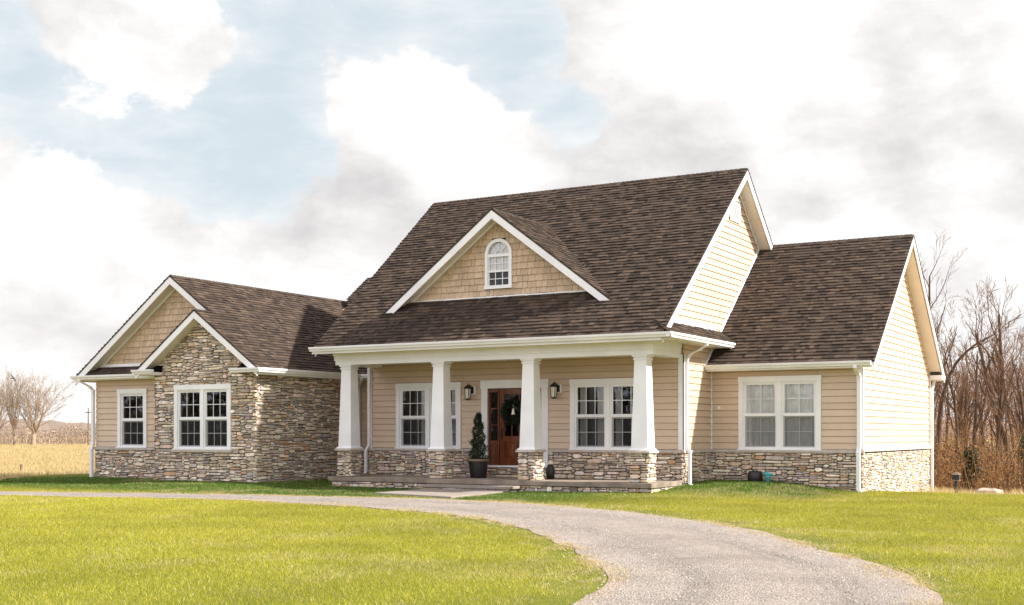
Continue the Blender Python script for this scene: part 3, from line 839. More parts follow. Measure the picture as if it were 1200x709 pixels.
# dormer
DX, DZ, DP, DY = -16.36, 7.27, .743, 27.30
dl = 3.46; S = dl * math.hypot(1, DP); Dx = Vector((1, 0, DP)).normalized(); Dw = Vector((-1, 0, DP)).normalized()
P = [((DX - dl, DY, DZ - DP * dl), (0, 1, 0), 3.6, Dx, S), ((DX + dl, DY, DZ - DP * dl), (0, 1, 0), 3.6, Dw, S)]
dorm = roof(P, 1.0); RAKE_OF[0] = dorm; soffit(P, dorm, .10)
mb = MB(); rake(mb, (DX - dl, DY, DZ - DP * dl + .0), (DX, DY, DZ - .005), (0, -1, 0), .25, .03); rake(mb, (DX + dl, DY, DZ - DP * dl + .0), (DX, DY, DZ - .005), (0, -1, 0), .25, .03)
pass
mb = MB(); ridgecap(mb, (DX, DY, DZ), (DX, 30.7, DZ), (-.12, 0, -.12 * DP), (.12, 0, -.12 * DP)); obj('ridge_cap', mb, M['shingle'], dorm)
fD = Fr((0, 27.70, 0), (1, 0, 0), (0, -1, 0))
aw0, aw1, az0, azs = -16.785, -15.975, 5.26, 6.145; ac = (aw0 + aw1) / 2; ar = (aw1 - aw0) / 2
def ahole(z):
    if z < az0 or z > azs + ar: return None
    if z < azs: return (aw0 + .02, aw1 - .02)
    hw = math.sqrt(max(0, ar * ar - (z - azs) ** 2)) - .02
    return (ac - hw, ac + hw) if hw > 0 else None
mb = MB(); dspan = lambda z: (DX - max(0, (DZ - .15 - z) / DP), DX + max(0, (DZ - .15 - z) / DP))
shakes(mb, fD, 5.05, DZ - .2, dspan, [ahole], .168)
z = 5.0
while z < DZ - .2:    # sheathing behind the shakes, open at the window
    zt = z + .05; l, r = dspan(z); q = ahole(z + .025)
    for x0, x1 in ([(l, r)] if not q else [(l, q[0]), (q[1], r)]):
        mb.poly([fD.p(x0, .001, z), fD.p(x1, .001, z), fD.p(x1, .001, zt), fD.p(x0, .001, zt)], (.07, .05, .03))
    z = zt
obj('shake_wall', mb, M['shake'], house)
mb = MB(); fD.box(mb, DX - 2.9, DX + 2.9, 0, .06, 4.93, 5.05)
for s in (-1, 1): mb.prism([(DX, 27.67, DZ - .16), (DX + s * 3.0, 27.67, DZ - .16 - 3.0 * DP), (DX + s * 3.0, 27.67, DZ - .235 - 3.0 * DP), (DX, 27.67, DZ - .235)], (0, -.015, 0))
obj('trim_board', mb, M['white'], house)
# arched window
mb, fr, ps, sc, cu = MB(), MB(), MB(), MB(), MB()
def arch(r0, r1, n0, n1, tgt, a0=0, a1=math.pi, k=20):
    for i in range(k):
        t0 = a0 + (a1 - a0) * i / k; t1 = a0 + (a1 - a0) * (i + 1) / k
        q = [fD.p(ac + r * math.cos(t), n0, azs + r * math.sin(t)) for r, t in ((r0, t0), (r1, t0), (r1, t1), (r0, t1))]
        tgt.prism(q, fD.N * (n1 - n0))
cw = .085
arch(ar - cw, ar, -.01, .06, mb); fD.box(mb, aw0, aw0 + cw, -.01, .06, az0, azs); fD.box(mb, aw1 - cw, aw1, -.01, .06, az0, azs); fD.box(mb, aw0 - .015, aw1 + .015, -.01, .08, az0 - .02, az0 + .07)
fD.box(mb, aw0 + cw, aw1 - cw, -.01, .045, azs - .07, azs + .005)
aw = obj('window', mb, M['white'], house)
g0, g1 = aw0 + cw, aw1 - cw; mid = (az0 + .07 + azs - .07) / 2
fD.box(fr, g0, g1, -.03, .03, mid - .025, mid + .025)
for q0, q1 in ((g0, g0 + .03), (g1 - .03, g1)): fD.box(fr, q0, q1, -.03, .02, az0 + .07, azs - .07)
for b, t in ((az0 + .07, mid - .025), (mid + .025, azs - .07)):
    for k in (1, 2):
        x = g0 + (g1 - g0) * k / 3; fD.box(fr, x - .009, x + .009, -.006, .012, b, t)
    fD.box(fr, g0, g1, -.005, .0125, (b + t) / 2 - .009, (b + t) / 2 + .009)
arch(.09, .11, -.006, .012, fr, k=10)
for t in (45, 90, 135):
    t = math.radians(t); d = Vector((math.cos(t), 0, math.sin(t))); p = Vector((-d.z, 0, d.x)) * .008
    c = fD.p(ac, -.006, azs); fr.prism([c + d * .1 - p, c + d * (ar - cw) - p, c + d * (ar - cw) + p, c + d * .1 + p], fD.N * .018)
obj('frame', fr, M['white'], aw)
panel_glass(ps, fD, g0, g1, az0 + .07, azs - .07, -.01)
ps.poly([fD.p(ac + (ar - cw) * math.cos(math.pi * i / 20), -.01, azs + (ar - cw) * math.sin(math.pi * i / 20)) for i in range(21)])
obj('pane', ps, M['glass'], aw)
panel_glass(sc, fD, g0, g1, az0 + .07, mid - .02, -.003); obj('insect_screen', sc, M['screen'], aw)
panel_glass(cu, fD, g0 - .02, g1 + .02, mid, azs + ar - .09, -.035); obj('curtain', cu, M['curtain'], aw)

# pent roof strips: along the main gable base, and under the left shake gable
tz = 4.14; oz = 3.80; ox = XM + .52
mb, dk = MB(), MB()
U = Vector((-(ox - XM), 0, tz - oz)); pl = ((ox, EY, oz), (0, 1, 0), 30.95 - EY, U, U.length)
shingles(mb, *pl, clip=lambda s: (.03 + .66 * s, 1e9)); dk.prism([(ox, EY + .03, oz), (ox, 30.95, oz), (XM, 30.95, tz), (XM, EY + .5, tz)], (0, 0, -.03))
pr = obj('roof', mb, M['shingle'], house); obj('roof_deck', dk, M['deck'], pr)
mb = MB(); mb.box(XM, EY + .05, oz - .14, ox - .03, 30.45, oz - .10); obj('soffit', mb, M['cream'], pr)
mb = MB(); mb.box(ox - .03, EY + .02, oz - .15, ox - .002, 30.45, oz - .02); obj('fascia', mb, M['white'], pr)
mb = MB(); mb.box(XM + .021, 26.7, tz - .01, XM + .04, 30.6, tz + .09); obj('trim_board', mb, M['white'], pr)
mb, dk = MB(), MB()
U = Vector((0, YL - ly0, .24)); pl = ((le + .05, ly0, 3.20), (1, 0, 0), -26.1 - le - .05, U, U.length)
shingles(mb, *pl); deck(dk, *pl, .03); pl2 = obj('roof', mb, M['shingle'], house); obj('roof_deck', dk, M['deck'], pl2)
# cornice returns on the stone bay
def bay_return(x0, x1):
    mb = MB(); mb.prism([(x0, sy0, 3.17), (x0, YS, 3.17), (x0, YS, 3.38), ], (x1 - x0, 0, 0)); r = obj('cornice_return', mb, M['shingle'], house)
    mb.t = [(.08, .06, .05)] * len(mb.f)
    m2 = MB(); m2.box(x0, sy0, 3.09, x1, YS, 3.17); obj('soffit', m2, M['white'], r)
bay_return(-26.62, -25.85); bay_return(-22.85, -22.42)

# --- eaves: fascia, soffits, gutters, downspouts
for q in ((XL - .32, EY + .002, 3.60, mx1, EY + .03, 3.75), (XM, ry0 + .002, rz0 - .15, rx1 - .01, ry0 + .03, rz0 - .02), (re - .03, sy0 + .02, lz(re) - .17, re - .004, 29.5, lz(re) - .03), (le + .02, ly0 + .005, 3.03, -26.1, ly0 + .03, 3.16), (XR - .1, 2 * RYr - ry0 - .03, rz0 - .16, rx1, 2 * RYr - ry0 - .005, rz0 - .03), (WX1, 29.17, 3.03, XL, 29.2, 3.16)):
    mb = MB(); mb.box(*q); obj('fascia', mb, M['white'], house)
for q in ((XL - .31, EY + .03, 3.62, ox - .03, 26.62, 3.66), (XM, ry0 + .03, rz0 - .15, XR + .0, YR, rz0 - .11), (WX1, YS, lz(re) - .17, re - .03, 29.5, lz(re) - .13), (le + .03, ly0 + .03, 3.03, -26.1, YL, 3.06), (le + .03, YL, 3.03, WX0, 36, 3.06), (WX1, 29.2, 3.03, XL, 29.5, 3.06)):
    mb = MB(); mb.box(*q); obj('soffit', mb, M['cream'], house)
gutter((XL - .34, EY + .0, 3.78), (ox + .13, EY + .0, 3.78), (0, -1, 0)); gutter((ox, EY - .11, 3.78), (ox, 30.35, 3.78), (1, 0, 0))
gutter((XM + .02, ry0, rz0 + .01), (rx1 - .03, ry0, rz0 + .01), (0, -1, 0)); gutter((XR - .05, 2 * RYr - ry0, rz0 + .01), (rx1 + .02, 2 * RYr - ry0, rz0 + .01), (0, 1, 0))
gutter((re, sy0 - .02, lz(re) + .0), (re, 29.1, lz(re) + .0), (1, 0, 0)); gutter((re + .11, sy0, lz(re) + .0), (-22.95, sy0, lz(re) + .0), (0, -1, 0))
gutter((-26.62, sy0, 3.24), (-25.85, sy0, 3.24), (0, -1, 0)); gutter((le - .08, ly0, 3.17), (-26.1, ly0, 3.17), (0, -1, 0)); gutter((le, ly0 - .1, 3.17), (le, 36, 3.17), (-1, 0, 0))
gutter((WX1 + .42, 29.15, 3.19), (XL - .3, 29.15, 3.19), (0, -1, 0))
# rear cornice return of the right wing, dark under its own little curved roof
mb = MB(); mb.box(XR + .02, YB - .06, rz0 - .13, rx1 + .02, 2 * RYr - ry0, rz0 + .0)
cr = obj('cornice_return', mb, M['white'], house)
mb = MB(); yc = (YB - .02 + 2 * RYr - ry0) / 2; hw = .20
mb.prism([(XR + .04, yc + hw * math.cos(t), rz0 + .002 + .22 * math.sin(t)) for t in [math.pi * k / 10 for k in range(11)]], (rx1 - XR - .08, 0, 0)); obj('return_roof', mb, M['deck'], cr)
g = .08
ds = downspout
ds([(ox + .06, 28.42, 3.70), (ox + .06, 28.42, 3.60), (ox - .12, 28.42, 3.50), (XM + .20, 28.42, 3.42), (XM + .075, 28.42, 3.28), (XM + .075, 28.42, 1.14), (XM + .15, 28.42, .98), (XM + .15, 28.42, .30), (XM + .16, 28.40, .22), (XM + .30, 28.30, .14)])
ds([(XR - .05, ry0 - .06, rz0 - .08), (XR - .05, ry0 - .06, rz0 - .16), (XR - .05, YR - .12, rz0 - .34), (XR - .05, YR - .085, rz0 - .45), (XR - .05, YR - .085, 1.12), (XR - .05, YR - .14, .98), (XR - .05, YR - .14, .10), (XR - .02, YR - .15, .04), (XR + .12, YR - .22, -.03)], .045, .035)
ds([(XR + .09, YB + .28, rz0 - .1), (XR + .09, YB + .25, rz0 - .2), (XR + .09, YB + .02, rz0 - .42), (XR + .09, YB, rz0 - .5), (XR + .09, YB, -.9)])
ds([(WX0 - .24, ly0 - .06, 3.08), (WX0 - .24, ly0 - .05, 3.0), (WX0 - .1, YL - .18, 2.86), (WX0 - .04, YL - .09, 2.74), (WX0 - .04, YL - .09, 1.14), (WX0 - .06, YL - .13, .99), (WX0 - .06, YL - .13, .14), (WX0 - .08, YL - .15, .08), (WX0 - .2, YL - .22, .02)], .045, .038)
ds([(XL + .05, YP - .085, 3.40), (XL + .05, YP - .085, 3.3), (XL + .05, YP - .085, 1.14), (XL - .04, YP - .12, .96), (XL - .04, YP - .12, .38), (XL - .05, YP - .14, .32)])
ds([(WX1 + .50, 29.1, 3.08), (WX1 + .45, 29.12, 3.0), (WX1 + .22, 29.3, 2.86), (WX1 + .17, 29.40, 2.74), (WX1 + .17, 29.40, .2)])

# ------------------------------------------------------------------ porch
mb = MB(); mb.box(-21.03, 26.42, .165, -11.50, YP, .285); slab = obj('porch_slab', mb, M['concrete'], house)
bv = slab.modifiers.new('edge', 'BEVEL'); bv.width = .012; bv.segments = 2
stone_part(Fr((0, 26.50, 0), (1, 0, 0), (0, -1, 0)), -20.95, -11.56, -.25, .160, ch=.05); stone_part(Fr((-11.57, 0, 0), (0, 1, 0), (1, 0, 0)), 26.50, YP, -.25, .160, ch=.05)
stone_part(Fr((-20.95, 0, 0), (0, -1, 0), (-1, 0, 0)), -YP, -26.5, -.25, .16, ch=.05)
mb = MB(); mb.box(-17.62, 25.90, .085, -15.0, 26.46, .155); step = obj('porch_step', mb, M['walk'], house); bv = step.modifiers.new('edge', 'BEVEL'); bv.width = .01; bv.segments = 2
mb = MB(); mb.box(-17.56, 25.98, -.3, -15.06, 26.46, .085); obj('step_riser', mb, M['mortar'], step)
stone_part(Fr((0, 25.975, 0), (1, 0, 0), (0, -1, 0)), -17.56, -15.06, -.2, .083, cw=.075)
for cx in (-20.60, -17.60, -14.93, -11.89):
    cy = 26.81; mb = MB()
    mb.frus(cx, cy, 1.05, .255, .255, 1.075, .25, .25); mb.frus(cx, cy, 1.075, .232, .232, 1.10, .215, .215)
    mb.frus(cx, cy, 1.10, .212, .212, 3.19, .155, .155)
    mb.frus(cx, cy, 3.19, .175, .175, 3.225, .18, .18); mb.frus(cx, cy, 3.225, .16, .16, 3.26, .16, .16); mb.frus(cx, cy, 3.26, .19, .19, 3.312, .205, .205)
    col = obj('porch_column', mb, M['white'], house)
    m2, m3 = MB(), MB(); h = .205
    for O, A, Nn in (((cx, cy - h, 0), (1, 0, 0), (0, -1, 0)), ((cx + h, cy, 0), (0, 1, 0), (1, 0, 0)), ((cx - h, cy, 0), (0, -1, 0), (-1, 0, 0)), ((cx, cy + h, 0), (-1, 0, 0), (0, 1, 0))):
        stonework(m2, m3, Fr(O, A, Nn), -h - .025, h + .025, .287, .985, cw=.07)
    obj('stone_pier', m2, M['stone'], col); obj('mortar_bed', m3, M['mortar'], col)
    m4 = MB(); m4.frus(cx, cy, .985, .285, .285, 1.03, .285, .285); m4.frus(cx, cy, 1.03, .285, .285, 1.05, .262, .262); obj('pier_cap', m4, M['cap'], col)
mb = MB()
for i, (z0, z1, o) in enumerate(((3.312, 3.43, 0), (3.43, 3.55, .025), (3.55, 3.66, .05))):
    mb.box(-20.93 - o, 26.62 - o, z0, -11.55 + o, 27.0 + o, z1)
    mb.box(-11.90, 27.0 + o, z0, -11.55 + o, YP - .03, z1); mb.box(-20.93 - o, 27.0 + o, z0, -20.58, YP - .03, z1)
mb.box(-21.0, 26.545, 3.64, -11.48, 26.57, 3.662)
obj('porch_beam', mb, M['white'], house)
mb = MB(); mb.box(-20.58, 27.05, 3.56, -11.90, YP - .02, 3.60)
obj('porch_ceiling', mb, M['ceiling'], house)
# interior: floor and plain partitions, so the rooms behind the glass are rooms
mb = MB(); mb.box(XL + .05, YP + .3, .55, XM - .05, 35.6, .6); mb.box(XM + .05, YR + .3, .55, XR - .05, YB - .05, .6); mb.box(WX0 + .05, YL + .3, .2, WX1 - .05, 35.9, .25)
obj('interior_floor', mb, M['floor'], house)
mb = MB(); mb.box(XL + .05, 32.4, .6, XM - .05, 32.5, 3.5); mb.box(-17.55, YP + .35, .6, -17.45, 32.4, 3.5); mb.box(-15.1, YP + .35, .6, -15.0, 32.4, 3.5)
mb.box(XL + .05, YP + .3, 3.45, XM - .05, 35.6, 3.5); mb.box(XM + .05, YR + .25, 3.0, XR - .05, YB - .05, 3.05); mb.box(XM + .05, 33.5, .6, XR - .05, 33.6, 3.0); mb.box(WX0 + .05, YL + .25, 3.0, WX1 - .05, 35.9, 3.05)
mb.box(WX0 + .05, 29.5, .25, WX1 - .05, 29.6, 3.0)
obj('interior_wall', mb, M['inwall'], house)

# --- front door with side lights
F = fFrontMain
mb = MB(); F.box(mb, -17.29, -17.10, -.01, .05, .56, 2.66); F.box(mb, -15.44, -15.25, -.01, .05, .56, 2.66); F.box(mb, -17.31, -15.23, -.01, .06, 2.66, 2.88)
F.box(mb, -17.13, -15.41, -.12, .10, .555, .60)
frm = obj('door_frame', mb, M['white'], house)
mb = MB(); gl = MB()
def sidelight(x0, x1):
    F.box(mb, x0, x0 + .05, -.09, -.02, .60, 2.66); F.box(mb, x1 - .05, x1, -.09, -.02, .60, 2.66)
    F.box(mb, x0 + .05, x1 - .05, -.085, -.025, 2.56, 2.66); F.box(mb, x0 + .05, x1 - .05, -.085, -.025, .60, .72); F.box(mb, x0 + .05, x1 - .05, -.085, -.025, 1.16, 1.26)
    F.box(mb, x0 + .05, x1 - .05, -.08, -.045, .72, 1.16); F.box(mb, x0 + .08, x1 - .08, -.05, -.035, .77, 1.11)
    for z in (1.68, 2.12): F.box(mb, x0 + .05, x1 - .05, -.075, -.035, z - .012, z + .012)
    panel_glass(gl, F, x0 + .05, x1 - .05, 1.26, 2.56, -.055)
for q in ((-17.10, -16.76), (-15.78, -15.44)):
    mb = MB(); gl = MB(); sidelight(*q); sl = obj('sidelight', mb, M['door'], frm); obj('sidelight_glass', gl, M['glass'], frm)
mb = MB(); gl = MB(); x0, x1 = -16.75, -15.79
F.box(mb, x0, x0 + .14, -.085, -.03, .60, 2.65); F.box(mb, x1 - .14, x1, -.085, -.03, .60, 2.65)
for z0, z1 in ((.60, .80), (1.22, 1.38), (2.50, 2.65)): F.box(mb, x0 + .14, x1 - .14, -.085, -.031, z0, z1)
F.box(mb, (x0 + x1) / 2 - .05, (x0 + x1) / 2 + .05, -.085, -.032, .80, 1.22)
for p0, p1 in ((x0 + .14, (x0 + x1) / 2 - .05), ((x0 + x1) / 2 + .05, x1 - .14)):
    F.box(mb, p0, p1, -.08, -.055, .80, 1.22)
    mb.mesh([F.p(p0 + .03, -.055, .83), F.p(p1 - .03, -.055, .83), F.p(p1 - .03, -.055, 1.19), F.p(p0 + .03, -.055, 1.19), F.p(p0 + .06, -.038, .86), F.p(p1 - .06, -.038, .86), F.p(p1 - .06, -.038, 1.16), F.p(p0 + .06, -.038, 1.16)], [(4, 5, 6, 7), (0, 1, 5, 4), (1, 2, 6, 5), (2, 3, 7, 6), (3, 0, 4, 7)])
for k in (1, 2): 
    x = x0 + .14 + (x1 - x0 - .28) * k / 3; F.box(mb, x - .013, x + .013, -.075, -.04, 1.38, 2.50)
for k in (1, 2):
    z = 1.38 + 1.12 * k / 3; F.box(mb, x0 + .14, x1 - .14, -.074, -.041, z - .013, z + .013)
panel_glass(gl, F, x0 + .14, x1 - .14, 1.38, 2.50, -.06)
door = obj('front_door', mb, M['door'], house); obj('glass', gl, M['glass'], door)
mb = MB(); F.box(mb, x0 + .045, x0 + .095, -.03, -.02, 1.30, 1.62); mb.tube([F.p(x0 + .07, -.02, 1.34), F.p(x0 + .07, .04, 1.38), F.p(x0 + .07, .045, 1.5), F.p(x0 + .07, -.02, 1.57)], .011); obj('handle', mb, M['black'], door)

# ------------------------------------------------------------------ things on the porch
def leaf_cloud(pts, size, cols, rnd, aspect=.45):
    """one small folded leaf per point"""
    n = len(pts); r = np.random.default_rng(rnd)
    d = r.normal(size=(n, 3)); d /= np.linalg.norm(d, axis=1)[:, None]
    e = np.cross(d, r.normal(size=(n, 3))); e /= np.linalg.norm(e, axis=1)[:, None]
    s = (size * r.uniform(.6, 1.3, n))[:, None]
    p = np.asarray(pts)
    V = np.stack([p - d * s * .5, p + e * s * aspect * .5, p + d * s * .5, p - e * s * aspect * .5], 1).reshape(-1, 3)
    Fc = np.arange(4 * n).reshape(n, 4)
    c = np.asarray(cols)[r.integers(0, len(cols), n)] * r.uniform(.6, 1.35, n)[:, None]
    return V, Fc, c

pt = empty('potted_topiary', (-16.93, 27.55, .285), 'dark spiral evergreen in a black planter with tan rim, left of the front door', 'potted plant')
mb = MB(); mb.lathe(-16.93, 27.55, [(.0, .287), (.20, .287), (.215, .33), (.262, .70), (.262, .72), (.24, .72), (.235, .68), (0, .68)], 24)
obj('planter', mb, M['pot'], pt, True)
mb = MB(); mb.lathe(-16.93, 27.55, [(.262, .715), (.30, .72), (.30, .775), (.27, .78), (.25, .765), (.25, .715)], 24); obj('planter_rim', mb, M['potrim'], pt, True)
mb = MB(); mb.tube([(-16.93, 27.55, .66), (-16.93, 27.55, 1.3), (-16.92, 27.55, 1.95)], [.03, .022, .01]); obj('stem', mb, M['bark'], pt)
pp = []
r = np.random.default_rng(11)
for k in range(5200):
    t = r.uniform(0, 1) ** 1.1; z = .76 + 1.22 * t
    env = .225 * (1 - t) ** .65 + .065
    a = r.uniform(0, 2 * math.pi); sp = .5 + .5 * math.cos(a - t * 2 * math.pi * 4.2)
    rad = env * (.62 + .38 * sp) * math.sqrt(r.uniform(.35, 1)) * (1 + .12 * r.normal())
    pp.append((rad * math.cos(a) , rad * math.sin(a), z - .285 + r.normal() * .015))
V, Fc, c = leaf_cloud(pp, .045, [(.012, .026, .010), (.018, .036, .013), (.009, .018, .008), (.03, .05, .018)], 3)
obj_np('foliage', V, Fc, M['leafdark'], pt, c)

wr = empty('wreath', (-16.29, 28.26, 2.03), 'dark green wreath with cream bell hanging on the wooden front door', 'wreath')
a = r.uniform(0, 2 * math.pi, 5200); b = r.uniform(0, 2 * math.pi, 5200); q = .10 * np.sqrt(r.uniform(0, 1, 5200)) * (1 + .25 * r.normal(size=5200))
R0 = .27 + q * np.cos(b)
V, Fc, c = leaf_cloud(np.stack([R0 * np.cos(a), q * np.sin(b) * .8, R0 * np.sin(a)], -1), .05, [(.012, .022, .010), (.02, .034, .013), (.010, .016, .008)], 4, .3)
obj_np('foliage', V, Fc, M['leafdark'], wr, c)
mb = MB(); mb.lathe(-16.27, 28.25, [(.0, 2.12), (.02, 2.115), (.032, 2.07), (.04, 2.01), (.06, 1.955), (.055, 1.95), (0, 1.98)], 14); mb.tube([(-16.27, 28.25, 2.15), (-16.28, 28.255, 2.26)], .006); obj('bell', mb, M['ornament'], wr, True)

def lantern(x, label):
    o = empty('wall_lantern', (x, YP, 2.58), label, 'wall lamp', 'lanterns beside the front door')
    F = Fr((x, YP, 2.58), (1, 0, 0), (0, -1, 0))
    mb = MB(); F.box(mb, -.02, .16, .015, .06, -.08, .15); obj('mounting_block', mb, M['white'], o)
    mb = MB(); F.box(mb, .03, .11, .06, .075, -.05, .13); mb.tube([F.p(.07, .075, .06), F.p(.07, .13, .15), F.p(.04, .17, .19), F.p(.0, .18, .17)], .012)
    c = F.p(0, .18, 0)
    mb.frus(c.x, c.y, 2.58 + .10, .085, .085, 2.58 + .17, .03, .03); mb.frus(c.x, c.y, 2.58 + .17, .014, .014, 2.58 + .22, .006, .006)
    mb.box(c.x - .07, c.y - .07, 2.58 + .075, c.x + .07, c.y + .07, 2.58 + .10)
    mb.box(c.x - .06, c.y - .06, 2.58 - .21, c.x + .06, c.y + .06, 2.58 - .185); mb.frus(c.x, c.y, 2.58 - .235, .02, .02, 2.58 - .21, .04, .04)
    for sx in (-1, 1):
        for sy in (-1, 1): mb.sweep([(c.x + sx * .052, c.y + sy * .052, 2.58 - .185), (c.x + sx * .066, c.y + sy * .066, 2.58 + .08)], .006, .006)
    obj('cage', mb, M['black'], o)
    mb = MB(); mb.frus(c.x, c.y, 2.58 - .18, .044, .044, 2.58 + .072, .055, .055); obj('lamp_glass', mb, M['lampglass'], o)
    return o
lantern(-17.63, 'black iron wall lantern on white block between front door and left porch window')
lantern(-15.0, 'black iron wall lantern on white block between front door and right porch window')

jg = empty('porch_urn', (-15.02, 27.75, .285), 'small dark urn with pale lid on the porch floor behind a stone pier', 'urn')
mb = MB(); mb.lathe(-14.86, 27.7, [(0, .287), (.09, .287), (.11, .40), (.12, .52), (.08, .62), (.06, .66), (.0, .66)], 16); obj('body', mb, M['pot'], jg, True)
mb = MB(); mb.lathe(-14.86, 27.7, [(.07, .662), (.085, .68), (.05, .73), (0, .74)], 16); obj('lid', mb, M['ornament'], jg, True)

# ------------------------------------------------------------------ walk, spigot, small yard things
mb = MB()
q = [(-17.35, 23.55), (-14.75, 22.85), (-15.05, 25.90), (-17.45, 25.90)]
mb.prism([(x, y, -.1) for x, y in q], (0, 0, .155)); wk = obj('concrete_path', mb, M['walk']); struct(wk)
bv = wk.modifiers.new('edge', 'BEVEL'); bv.width = .012; bv.segments = 2
mb = MB(); mb.box(-38.5, 29.6, -.05, -29.6, 30.6, .06); struct(obj('garage_path', mb, M['walk']))

vx, vy = -9.93, 29.75; vz = h1(vx, vy)
vbx = empty('valve_box', (vx - .2, vy, vz), 'low black round cover in shaded grass below the right wing window', 'cover')
mb = MB(); mb.lathe(vx - .2, vy, [(.0, vz - .1), (.19, vz - .1), (.185, vz + .22), (.15, vz + .28), (0, vz + .29)], 20); obj('body', mb, M['pot'], vbx, True)
mb = MB(); mb.tube([(vx - .26, vy, vz + .285), (vx - .2, vy, vz + .32), (vx - .14, vy, vz + .285)], .012); obj('handle', mb, M['black'], vbx)
hd = empty('garden_spigot', (vx + .14, vy - .05, vz), 'small teal garden spigot with cross handle beside a black cover', 'spigot')
mb = MB(); mb.lathe(vx + .14, vy - .05, [(.05, vz - .1), (.05, vz + .10), (.07, vz + .12), (.07, vz + .17), (.03, vz + .20), (.022, vz + .28), (0, vz + .28)], 14); obj('body', mb, M['teal'], hd, True)
mb = MB(); mb.tube([(vx + .02, vy - .05, vz + .215), (vx + .27, vy - .06, vz + .195)], .028); mb.tube([(vx + .14, vy - .16, vz + .2), (vx + .14, vy + .05, vz + .21)], .02); obj('cross_handle', mb, M['teal'], hd)

# camera-space helper for placing far things by bearing: q = tan of the bearing, d = metres ahead
CS, SN = math.cos(math.radians(30)), .5
def at(u, d): q = (u - 600) / 1440; return ((CS * q - SN) * d, (SN * q + CS) * d)

x, y = at(1120.5, 33.2); z = h1(x, y)
po = empty('garden_post', (x, y, z), 'short dark post with a small roofed box on top beyond the lawn', 'post')
mb = MB(); mb.box(x - .035, y - .035, z - .2, x + .035, y + .035, z + .42); obj('post', mb, M['black'], po)
mb = MB(); mb.box(x - .09, y - .09, z + .42, x + .09, y + .09, z + .56); obj('box', mb, M['black'], po)
mb = MB(); mb.frus(x, y, z + .56, .12, .12, z + .64, .02, .02); obj('lid', mb, M['cut_wood'], po)
mb = MB(); mb.box(x - .095, y - .10, z + .405, x + .095, y + .09, z + .42); obj('ledge', mb, M['walk'], po)

def rock(name, u, d, sx, sy, sz, label, mat, seed):
    x, y = at(u, d); z = h1(x, y); rr = random.Random(seed)
    mb = MB(); n, k = 12, 6; vs = []; fs = []
    for i in range(k + 1):
        for j in range(n):
            t = math.pi * i / k; p = 2 * math.pi * j / n; w = 1 + rr.uniform(-.14, .14)
            ex = lambda v: math.copysign(abs(v) ** .6, v)
            vs.append((x + sx * w * ex(math.sin(t)) * ex(math.cos(p)), y + sy * w * ex(math.sin(t)) * ex(math.sin(p)), z + sz * (.35 + w * ex(math.cos(t)))))
    for i in range(k):
        for j in range(n): fs.append((i * n + j, i * n + (j + 1) % n, (i + 1) * n + (j + 1) % n, (i + 1) * n + j))
    mb.mesh(vs, fs); o = obj(name, mb, mat); tag(o, label, 'boulder')
    return o
rock('boulder', 1158, 37.5, .42, .3, .2, 'pale flat-topped boulder at the foot of the woods behind the dirt bank', M['rock'], 2)
x, y = at(25, 46); z = h1(x, y)
mb = MB(); mb.box(x - .03, y - .03, z - .1, x + .03, y + .03, z + .30); tag(obj('field_stake', mb, M['cut_wood']), 'thin wooden stake standing in the dry field by the lawn edge', 'stake')
x, y = at(103.5, 150); z = h1(x, y)
up = empty('utility_pole', (x, y, z), 'slim pale pole far across the field beside the left wing', 'pole')
mb = MB(); mb.tube([(x, y, z - .2), (x, y, z + 4.6)], [.10, .06]); obj('pole', mb, M['cut_wood'], up)
mb = MB(); mb.box(x - .5, y - .04, z + 4.0, x + .5, y + .04, z + 4.1); obj('crossarm', mb, M['cut_wood'], up)

